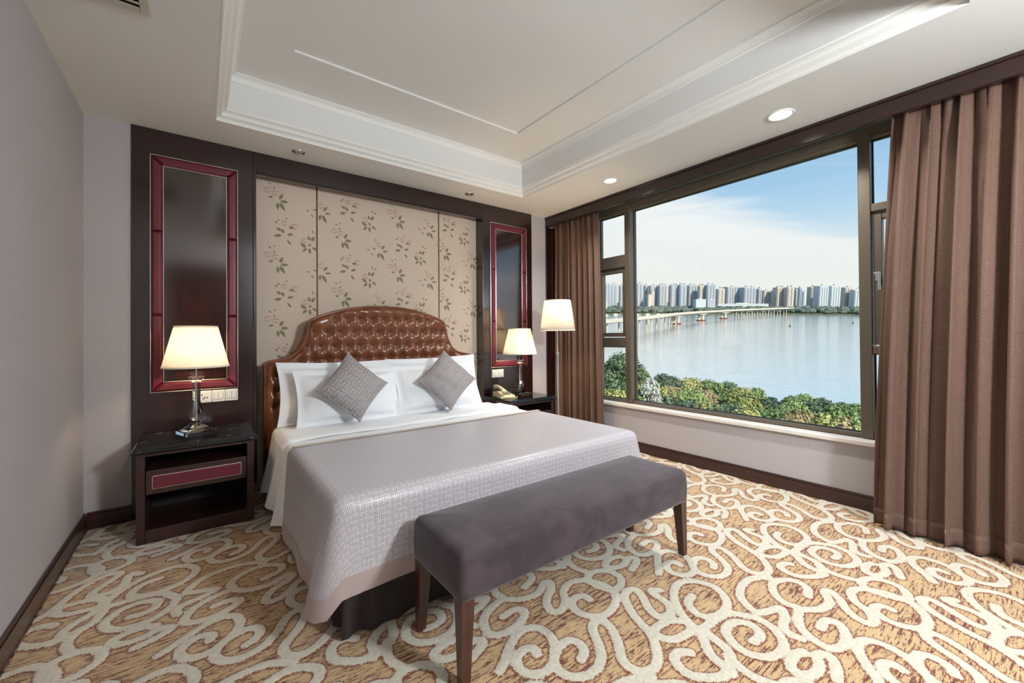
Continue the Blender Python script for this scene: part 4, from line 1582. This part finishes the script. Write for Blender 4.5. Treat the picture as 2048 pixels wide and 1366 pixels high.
# ------------------------------------------------------------------ the river, the far city and the trees outside
m, t, p = mat('river_water', (.93, .95, .91), .12, .8)
v = coords(t, 'Object', (.02, .09, 1))
w1 = t.noise(coords(t, 'Object', (.05, .35, 1)), 1, 5, .62)
bump(t, p, w1, 1.0, .22)
p.inputs['IOR'].default_value = 1.6
m, t, p = mat('bank_ground', (.05, .075, .03), .95)
t.put(p.inputs['Base Color'], t.mix(t.noise(coords(t), .15, 4), (.035, .055, .02), (.10, .11, .05)))
for nm, c1, c2 in (('leaf_dark', (.055, .100, .060), (.15, .22, .11)), ('leaf_green', (.12, .20, .06), (.30, .40, .13)), ('leaf_yellow', (.22, .25, .07), (.46, .46, .17)), ('leaf_bronze', (.30, .23, .11), (.52, .42, .25)), ('leaf_silver', (.26, .28, .24), (.48, .50, .45)), ('leaf_far', (.09, .12, .10), (.15, .19, .15))):
    m, t, p = mat(nm, c1, .7)
    oi = t.add('ShaderNodeObjectInfo')
    n = t.noise(coords(t), .9, 3)
    n = t.m('ADD', n, t.m('MULTIPLY', t.m('SUBTRACT', oi.outputs['Random'], .5), .35))
    t.put(p.inputs['Base Color'], t.mix(t.ramp(n, .3, .7), c1, c2))
m, t, p = mat('bark', (.09, .065, .045), .9)
m, t, p = mat('concrete_pale', (.62, .58, .50), .8)
m, t, p = mat('concrete_red', (.20, .06, .05), .8)
m, t, p = mat('asphalt', (.35, .34, .31), .9)
m, t, p = mat('boat_white', (.75, .75, .72), .5)


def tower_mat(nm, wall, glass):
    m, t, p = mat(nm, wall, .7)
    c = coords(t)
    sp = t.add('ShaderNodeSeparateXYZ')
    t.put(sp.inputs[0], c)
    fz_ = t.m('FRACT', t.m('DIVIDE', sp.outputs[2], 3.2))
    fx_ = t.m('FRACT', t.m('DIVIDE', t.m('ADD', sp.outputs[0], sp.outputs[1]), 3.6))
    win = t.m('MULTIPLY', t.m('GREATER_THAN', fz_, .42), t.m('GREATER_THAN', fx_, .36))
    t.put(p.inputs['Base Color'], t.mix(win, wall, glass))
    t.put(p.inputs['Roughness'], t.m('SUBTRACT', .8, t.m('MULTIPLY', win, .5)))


tower_mat('tower_grey', (.50, .51, .54), (.33, .37, .43))  # pale tones put the distance haze into the towers' colour
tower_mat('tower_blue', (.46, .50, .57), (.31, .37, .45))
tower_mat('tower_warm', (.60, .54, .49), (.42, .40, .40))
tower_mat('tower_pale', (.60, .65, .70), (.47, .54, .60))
HW = 45.0


def ext(ob, a, b, c, rz=0, s=1.0):
    sc = s if isinstance(s, tuple) else (s, s, s)
    ob.matrix_world = MEXT @ Matrix.Translation((a, b, c)) @ Matrix.Rotation(rz, 4, 'Z') @ Matrix.Diagonal((*sc, 1))
    return ob


def onpix(u, b):
    return (u - 1024) / FPX * b


# water and banks
wt = MB().grid([[(x, y, 0) for x in (-1500, 0, 1500, 4000)] for y in (60, 400, 900, 1500)]).build('river', 'river_water')
tag(ext(wt, 0, 0, -HW), 'calm pale river stretching to the far city shore', 'river', kind='structure')
nb = MB().loops([[(-300, 20, -3), (500, 20, -3), (500, 176, -3), (-300, 168, -3)], [(-300, 20, 1.2), (500, 20, 1.2), (500, 168, .6), (-300, 160, .6)]]).build('near_bank', 'bank_ground')
tag(ext(nb, 0, 0, -HW), 'green near riverbank below the window', 'ground', kind='structure')
fb = MB()
pl = [(-1200, 1230), (150, 1225), (420, 1230), (760, 1240), (1000, 1150), (1400, 1060), (2600, 1000), (4000, 1000)]
fb.loops([[(x, y, -2) for x, y in pl] + [(4000, 5000, -2), (-1200, 5000, -2)], [(x, y + 6, 3) for x, y in pl] + [(4000, 5000, 3), (-1200, 5000, 3)]])
tag(ext(fb.build('far_bank', 'bank_ground'), 0, 0, -HW), 'far riverbank under the city towers', 'ground', kind='structure')

# far tree belt: too far to count
rnd = random.Random(5)
tb = MB()


def blob(mb, x, y, z_, r, h, rnd_):
    n = 7
    L = []
    for k in range(5):
        a = PI * (k + .3) / 5.6
        rr = r * math.sin(a) * rnd_.uniform(.8, 1.15)
        L.append([(x + rr * math.cos(2 * PI * i / n + k), y + rr * math.sin(2 * PI * i / n + k), z_ + h * (1 - math.cos(a)) / 2 * 1.0) for i in range(n)])
    mb.loops(L)


for i in range(620):
    u_ = rnd.uniform(1150, 1800)
    k = rnd.random()
    base_b = np.interp(onpix(u_, 1200), [q[0] for q in pl], [q[1] for q in pl])
    b = base_b + 14 + k * 170
    a = onpix(u_, b)
    h = rnd.uniform(9, 17) * (1 + .5 * k)
    blob(tb, a, b, 2, rnd.uniform(7, 15), h, rnd)
tag(ext(tb.build('tree_belt', 'leaf_far', smooth=False), 0, 0, -HW), 'hazy dark tree belt along the far shore', 'trees', kind='stuff')

# towers
TW = [  # u0, u1, top v, depth b, material, side tilt, roof blocks
 (1192, 1206, 572, 1560, 'tower_grey', 1), (1207, 1236, 569, 1480, 'tower_blue', 2), (1238, 1248, 571, 1580, 'tower_grey', 1), (1264, 1287, 567, 1440, 'tower_blue', 2),
 (1288, 1295, 571, 1600, 'tower_grey', 1), (1298, 1314, 571, 1570, 'tower_grey', 1), (1316, 1335, 571, 1540, 'tower_grey', 3), (1339, 1356, 571, 1540, 'tower_grey', 3),
 (1357, 1373, 570, 1520, 'tower_blue', 3), (1375, 1394, 571, 1540, 'tower_grey', 2), (1396, 1409, 572, 1500, 'tower_warm', 2), (1411, 1431, 570, 1480, 'tower_blue', 2),
 (1433, 1449, 578, 1500, 'tower_warm', 1), (1450, 1480, 574, 1600, 'tower_grey', 1), (1484, 1512, 575, 1560, 'tower_blue', 2), (1514, 1522, 578, 1650, 'tower_grey', 1),
 (1524, 1541, 581, 1700, 'tower_warm', 1), (1543, 1549, 581, 1750, 'tower_grey', 1), (1550, 1568, 575, 1650, 'tower_warm', 3), (1571, 1587, 575, 1620, 'tower_warm', 2),
 (1588, 1593, 579, 1650, 'tower_grey', 1), (1595, 1602, 576, 1650, 'tower_blue', 1), (1603, 1617, 583, 1800, 'tower_pale', 1), (1618, 1633, 574, 1700, 'tower_warm', 1),
 (1634, 1656, 572, 1600, 'tower_pale', 1), (1657, 1680, 572, 1610, 'tower_pale', 1), (1685, 1704, 575, 1700, 'tower_warm', 1), (1705, 1722, 580, 1660, 'tower_pale', 1), (1726, 1750, 574, 1680, 'tower_pale', 2), (1754, 1775, 577, 1650, 'tower_grey', 1)]
ORD = ['first', 'second', 'third', 'fourth', 'fifth', 'sixth', 'seventh', 'eighth', 'ninth', 'tenth', 'eleventh', 'twelfth', 'thirteenth', 'fourteenth', 'fifteenth', 'sixteenth', 'seventeenth', 'eighteenth', 'nineteenth', 'twentieth',
       'twenty-first', 'twenty-second', 'twenty-third', 'twenty-fourth', 'twenty-fifth', 'twenty-sixth', 'twenty-seventh', 'twenty-eighth', 'twenty-ninth', 'thirtieth']
CN = {'tower_grey': 'grey', 'tower_blue': 'blue-grey', 'tower_warm': 'brownish grey', 'tower_pale': 'pale blue'}
rnd = random.Random(9)
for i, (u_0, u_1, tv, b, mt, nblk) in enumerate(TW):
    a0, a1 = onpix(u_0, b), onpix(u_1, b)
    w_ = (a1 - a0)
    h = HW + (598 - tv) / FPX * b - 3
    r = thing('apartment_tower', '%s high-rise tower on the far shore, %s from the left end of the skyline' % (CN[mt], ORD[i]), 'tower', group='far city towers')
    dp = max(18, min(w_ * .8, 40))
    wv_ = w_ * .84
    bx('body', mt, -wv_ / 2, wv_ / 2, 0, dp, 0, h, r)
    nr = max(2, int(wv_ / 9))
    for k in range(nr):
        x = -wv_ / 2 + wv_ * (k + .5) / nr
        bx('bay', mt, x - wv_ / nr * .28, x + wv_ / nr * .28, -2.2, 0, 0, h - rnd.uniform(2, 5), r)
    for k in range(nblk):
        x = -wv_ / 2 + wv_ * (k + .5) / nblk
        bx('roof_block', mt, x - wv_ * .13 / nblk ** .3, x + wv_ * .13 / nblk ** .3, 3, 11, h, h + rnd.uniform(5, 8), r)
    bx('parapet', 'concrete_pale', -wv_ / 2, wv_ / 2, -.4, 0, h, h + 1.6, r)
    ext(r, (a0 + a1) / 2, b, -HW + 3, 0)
# lower blocks in front of the towers
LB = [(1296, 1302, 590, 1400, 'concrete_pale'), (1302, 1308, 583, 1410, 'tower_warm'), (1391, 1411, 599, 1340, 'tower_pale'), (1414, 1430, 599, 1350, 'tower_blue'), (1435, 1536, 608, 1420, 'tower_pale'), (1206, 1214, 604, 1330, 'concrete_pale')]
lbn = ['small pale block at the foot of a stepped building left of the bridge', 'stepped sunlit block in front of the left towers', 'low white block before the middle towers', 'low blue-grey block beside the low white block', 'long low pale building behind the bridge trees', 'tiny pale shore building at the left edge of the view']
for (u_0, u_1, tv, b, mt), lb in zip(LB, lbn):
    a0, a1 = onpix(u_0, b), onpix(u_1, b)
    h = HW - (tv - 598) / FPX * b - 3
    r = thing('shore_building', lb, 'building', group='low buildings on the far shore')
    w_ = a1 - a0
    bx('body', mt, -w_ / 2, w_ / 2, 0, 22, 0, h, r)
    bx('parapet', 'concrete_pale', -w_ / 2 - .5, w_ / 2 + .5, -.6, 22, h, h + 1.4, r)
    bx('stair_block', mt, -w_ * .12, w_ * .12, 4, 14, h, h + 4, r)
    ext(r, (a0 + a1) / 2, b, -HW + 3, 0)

# bridge: deck on a gentle curve, haunched over three river piers
BP = [(60, 430), (120, 500), (181, 575), (240, 657), (295, 737), (345, 797), (392, 851), (440, 897), (485, 940), (560, 1008), (640, 1077), (730, 1150), (840, 1236)]
bp = spline(BP, 6)
br = thing('bridge', 'long pale concrete bridge crossing the river', 'bridge')
DZ, TH = 18.5, 1.7
piers3 = [np.array(q) for q in ((295, 737), (392, 851), (485, 940))]


def deck_ring(i, hw, z0, z1):
    p0 = bp[max(i - 1, 0)]
    p1 = bp[min(i + 1, len(bp) - 1)]
    d = (p1 - p0) / np.hypot(*(p1 - p0))
    n_ = np.array([-d[1], d[0]])
    A, B = bp[i] - n_ * hw, bp[i] + n_ * hw
    return [(A[0], A[1], z0), (B[0], B[1], z0), (B[0], B[1], z1), (A[0], A[1], z1)]


def haunch(p_):
    d = min(np.hypot(*(p_ - q)) for q in piers3)
    return 3.8 * math.exp(-(d / 24) ** 2)


MB().loops([deck_ring(i, 7.5, DZ - TH, DZ) for i in range(len(bp))]).build('deck', 'concrete_pale', br)
MB().loops([deck_ring(i, 5.0, DZ - TH - .9 - haunch(bp[i]), DZ - TH) for i in range(len(bp))]).build('girder', 'concrete_pale', br)
for sgn in (-1, 1):
    L = []
    for i in range(len(bp)):
        q = deck_ring(i, 7.5, 0, 0)
        A, B = Vector(q[0]), Vector(q[1])
        e0 = A.lerp(B, 0 if sgn < 0 else 1)
        e1 = A.lerp(B, .03 if sgn < 0 else .97)
        L.append([(e0.x, e0.y, DZ), (e1.x, e1.y, DZ), (e1.x, e1.y, DZ + 1.1), (e0.x, e0.y, DZ + 1.1)])
    MB().loops(L).build('railing', 'concrete_pale', br)
for q in piers3:
    pr = MB()
    for dx in (-4, 4):
        pr.box(q[0] + dx - 2.0, q[0] + dx + 2.0, q[1] - 1.5, q[1] + 1.5, 0, DZ - 3)
    po = pr.build('river_pier', 'concrete_pale', br)
    MB().lathe([(9, -.5), (9, 1.6), (8, 2.0)], (q[0], q[1], 0), 16).build('pier_footing', 'concrete_red', po)
idx = list(range(2, 25, 3)) + list(range(52, len(bp) - 1, 2))
for i in idx:
    q = bp[i]
    pr = MB()
    for dx, dy in ((-3, 1.5), (3, -1.5)):
        pr.lathe([(1.1, -.5), (1.1, DZ - TH - .5)], (q[0] + dx, q[1] + dy, 0), 10)
    pr.build('pier', 'concrete_pale', br)
for i in range(4, len(bp), 4):
    q = bp[i]
    MB().tube([(q[0], q[1] + 6, DZ), (q[0], q[1] + 6, DZ + 9), (q[0] + 1.5, q[1] + 4.5, DZ + 9.6)], .14, 5).build('lamp_post', 'concrete_pale', br)
ext(br, 0, 0, -HW)

# boats and buoys
def boat(u_, b, L_, label):
    r = thing('boat', label, 'boat', group='moored boats')
    hull = []
    for k, z_ in enumerate((0, 1.2)):
        e = .86 + .14 * k
        hull.append([(-L_ / 2 * e, -1.6 * e, z_), (L_ * .3 * e, -1.8 * e, z_), (L_ / 2 * e, 0, z_ + .3), (L_ * .3 * e, 1.8 * e, z_), (-L_ / 2 * e, 1.6 * e, z_)])
    MB().loops(hull).build('hull', 'boat_white', r)
    bx('cabin', 'boat_white', -L_ * .3, L_ * .12, -1.2, 1.2, 1.2, 3.4, r)
    bx('roof', 'concrete_red', -L_ * .33, L_ * .15, -1.4, 1.4, 3.4, 3.7, r)
    ext(r, onpix(u_, b), b, -HW, .1)


for u_, b, L_, lb in ((1213, 1130, 16, 'white boat moored at the far left of the river'), (1232, 1180, 20, 'white boat beside the window mullion'), (1275, 1170, 22, 'white boat just right of the left mullion'), (1296, 1180, 18, 'white boat in the middle of the moored row'), (1318, 1190, 20, 'white boat nearest the first bridge pier')):
    boat(u_, b, L_, lb)


def buoy(u_, v_, label):
    b = HW * FPX / (v_ - 598)
    r = thing('buoy', label, 'buoy', group='river buoys')
    MB().lathe([(1.6, -.3), (1.8, .4), (1.4, .9)], n=14).build('float', 'concrete_red', r)
    MB().lathe([(.7, .9), (.22, 4.2), (.3, 4.3), (.3, 4.8), (.0, 5.1)], n=10, cap1=False).build('mast', 'dark_void', r)
    ext(r, onpix(u_, b), b, -HW)


buoy(1581, 653, 'dark buoy in mid river right of the bridge end')
buoy(1707, 647, 'dark buoy near the right window mullion')


# ------------------------------------------------------------------ near trees
def tree_mesh(seed, w_, h, tiers, nleaf, leaf):
    """crown of leaf clusters around a set of lobes; trunk below"""
    rn = random.Random(seed)
    lobes = []
    for k in range(tiers):
        q = (k + .5) / tiers
        z_ = h * (.34 + .60 * q)
        rad = w_ * .5 * math.sin(PI * (.22 + .70 * q)) ** .8
        nl = max(1, int(6 * (1 - .7 * q)) + 1)
        for j in range(nl):
            a = 2 * PI * (j + rn.random()) / nl
            rr = rad * rn.uniform(.45, .75) if nl > 1 else 0
            lobes.append((Vector((rr * math.cos(a), rr * math.sin(a), z_ + rn.uniform(-.05, .05) * h)), w_ * rn.uniform(.17, .27)))
    mb = MB()
    for i in range(nleaf):
        c, r_ = rn.choice(lobes)
        d = Vector((rn.gauss(0, 1), rn.gauss(0, 1), rn.gauss(.35, 1))).normalized()
        p_ = c + Vector((d.x, d.y, d.z * .72)) * r_ * rn.uniform(.62, 1.22)
        nrm = (d + Vector((rn.uniform(-1, 1), rn.uniform(-1, 1), rn.uniform(-.5, .9)))).normalized()
        a = nrm.cross(Vector((rn.random(), rn.random(), rn.random()))).normalized()
        b = nrm.cross(a)
        s_ = leaf * rn.uniform(.6, 1.3)
        k = len(mb.v)
        for q in (-a * s_, b * s_ * .6, a * s_, -b * s_ * .6):
            mb.vert(p_ + q + nrm * (.12 * s_ if q.length > s_ * .9 else 0))
        mb.f.append((k, k + 1, k + 2, k + 3))
    # dense cores keep the crown opaque
    co_ = MB()
    for c, r_ in lobes:
        L = []
        for k in range(5):
            a = PI * (k + .25) / 4.5
            rr = r_ * .66 * math.sin(a)
            L.append([(c.x + rr * math.cos(2 * PI * i / 7), c.y + rr * math.sin(2 * PI * i / 7), c.z - r_ * .48 * math.cos(a)) for i in range(7)])
        co_.loops(L)
    mb2 = MB()
    mb2.v = mb.v + co_.v
    n0 = len(mb.v)
    mb2.f = mb.f + [tuple(i + n0 for i in f_) for f_ in co_.f]
    tk = MB()
    tk.tube([(0, 0, 0), (.1, 0, h * .25), (0, .1, h * .5), (0, 0, h * .8)], h * .018, 7, (1.3, 1, .8, .3))
    for k in range(5):
        a = k * 1.3
        tk.tube([(0, 0, h * (.28 + .06 * k)), (w_ * .15 * math.cos(a), w_ * .15 * math.sin(a), h * (.42 + .07 * k)), (w_ * .32 * math.cos(a), w_ * .32 * math.sin(a), h * (.5 + .08 * k))], h * .008, 5, (1, .8, .4))
    return mb2, tk


PROTO = {}


def proto(key, *args):
    mb, tk = tree_mesh(*args)
    PROTO[key] = (mb, tk, {})


proto('a', 11, 9.0, 10.0, 5, 5200, .40)
proto('b', 23, 8.0, 11.5, 6, 5000, .38)
proto('c', 37, 10.5, 9.5, 4, 5600, .40)
proto('big', 51, 17.0, 24.0, 8, 9000, .55)


def tree(key, mt, a, b, s, rz, label, zb=.6, group='riverside trees'):
    mb, tk, cache = PROTO[key]
    r = thing('riverside_tree', label, 'tree', group=group)
    if mt not in cache:
        c0 = mb.build('crown', mt, r)
        t0 = tk.build('trunk', 'bark', r, smooth=True)
        cache[mt] = (c0, t0)
    else:
        for src in cache[mt]:
            c = src.copy()
            COL.objects.link(c)
            c.parent = r
    ext(r, a, b, -HW + zb, rz, s)


LCN = {'leaf_dark': 'dark green', 'leaf_green': 'bright green', 'leaf_yellow': 'yellow-green', 'leaf_bronze': 'bronze-tinged', 'leaf_silver': 'silvery'}
# u, top v, depth, proto, material : by rows
ROWS = {
 'waterside row': [(1190, 742, 150, 'a', 'leaf_dark'), (1283, 748, 150, 'b', 'leaf_green'), (1302, 762, 158, 'a', 'leaf_green'), (1338, 756, 160, 'c', 'leaf_dark'), (1385, 763, 158, 'c', 'leaf_yellow'), (1432, 767, 156, 'a', 'leaf_green'), (1464, 770, 160, 'b', 'leaf_dark'), (1492, 781, 150, 'b', 'leaf_yellow'), (1524, 784, 152, 'a', 'leaf_green'), (1552, 800, 150, 'b', 'leaf_dark'), (1590, 798, 146, 'a', 'leaf_green'), (1622, 797, 142, 'c', 'leaf_green'), (1662, 805, 140, 'a', 'leaf_dark'), (1698, 812, 138, 'b', 'leaf_dark'), (1735, 815, 136, 'a', 'leaf_green'), (1772, 818, 134, 'a', 'leaf_green')],
 'middle row': [(1218, 770, 125, 'a', 'leaf_dark'), (1252, 775, 130, 'c', 'leaf_green'), (1281, 772, 132, 'a', 'leaf_yellow'), (1325, 777, 136, 'a', 'leaf_yellow'), (1350, 782, 134, 'b', 'leaf_bronze'), (1385, 788, 130, 'c', 'leaf_green'), (1418, 790, 130, 'b', 'leaf_bronze'), (1450, 797, 128, 'a', 'leaf_green'), (1490, 795, 124, 'c', 'leaf_yellow'), (1535, 806, 124, 'a', 'leaf_dark'), (1570, 818, 122, 'b', 'leaf_dark'), (1604, 815, 118, 'c', 'leaf_green'), (1650, 812, 118, 'c', 'leaf_dark'), (1690, 822, 116, 'a', 'leaf_green'), (1730, 830, 115, 'b', 'leaf_dark')],
 'front row': [(1228, 795, 108, 'c', 'leaf_yellow'), (1262, 792, 112, 'a', 'leaf_green'), (1345, 808, 112, 'a', 'leaf_dark'), (1385, 815, 110, 'c', 'leaf_dark'), (1420, 818, 108, 'b', 'leaf_yellow'), (1460, 822, 106, 'c', 'leaf_dark'), (1500, 826, 104, 'a', 'leaf_yellow'), (1540, 832, 102, 'b', 'leaf_green'), (1580, 832, 100, 'c', 'leaf_green'), (1608, 836, 98, 'c', 'leaf_bronze'), (1640, 842, 96, 'a', 'leaf_yellow'), (1676, 848, 95, 'b', 'leaf_green'), (1704, 850, 94, 'a', 'leaf_bronze'), (1745, 855, 92, 'a', 'leaf_green')]}
rnd = random.Random(21)
PH = {'a': 10.0, 'b': 11.5, 'c': 9.5, 'big': 24.0}
for rn_, lst in ROWS.items():
    for i, (u_, tv, b, key, mt) in enumerate(lst):
        top = HW - (tv - 598) / FPX * b - .6
        s = top / (PH[key] * .99)
        wide = min(1.25, max(.8, 1.0 / s ** .35))
        tree(key, mt, onpix(u_, b), b, (s * wide, s * wide, s), rnd.uniform(0, 6.3), '%s tree, %s from the left in the %s by the river' % (LCN[mt], ORD[i], rn_))
tree('big', 'leaf_dark', onpix(1247, 145), 145, (1.05, 1.0, (HW - (712 - 598) / FPX * 145) / 24.0), .4, 'tall dark spreading tree rising above the others at the left')
tree('b', 'leaf_silver', onpix(1304, 112), 112, (.85, .85, (HW - (772 - 598) / FPX * 112) / 11.5), 1.0, 'pale silvery tree right of the left mullion')
# undergrowth closes the gaps under the crowns
ug = MB()
rnd = random.Random(77)
for i in range(420):
    u_ = rnd.uniform(1150, 1820)
    b = rnd.uniform(84, 150)
    blob(ug, onpix(u_, b), b, .4, rnd.uniform(2.0, 4.5), rnd.uniform(2.5, 6), rnd)
tag(ext(ug.build('undergrowth', 'leaf_dark'), 0, 0, -HW), 'dark shrub layer under the riverside trees', 'shrubs', kind='stuff')
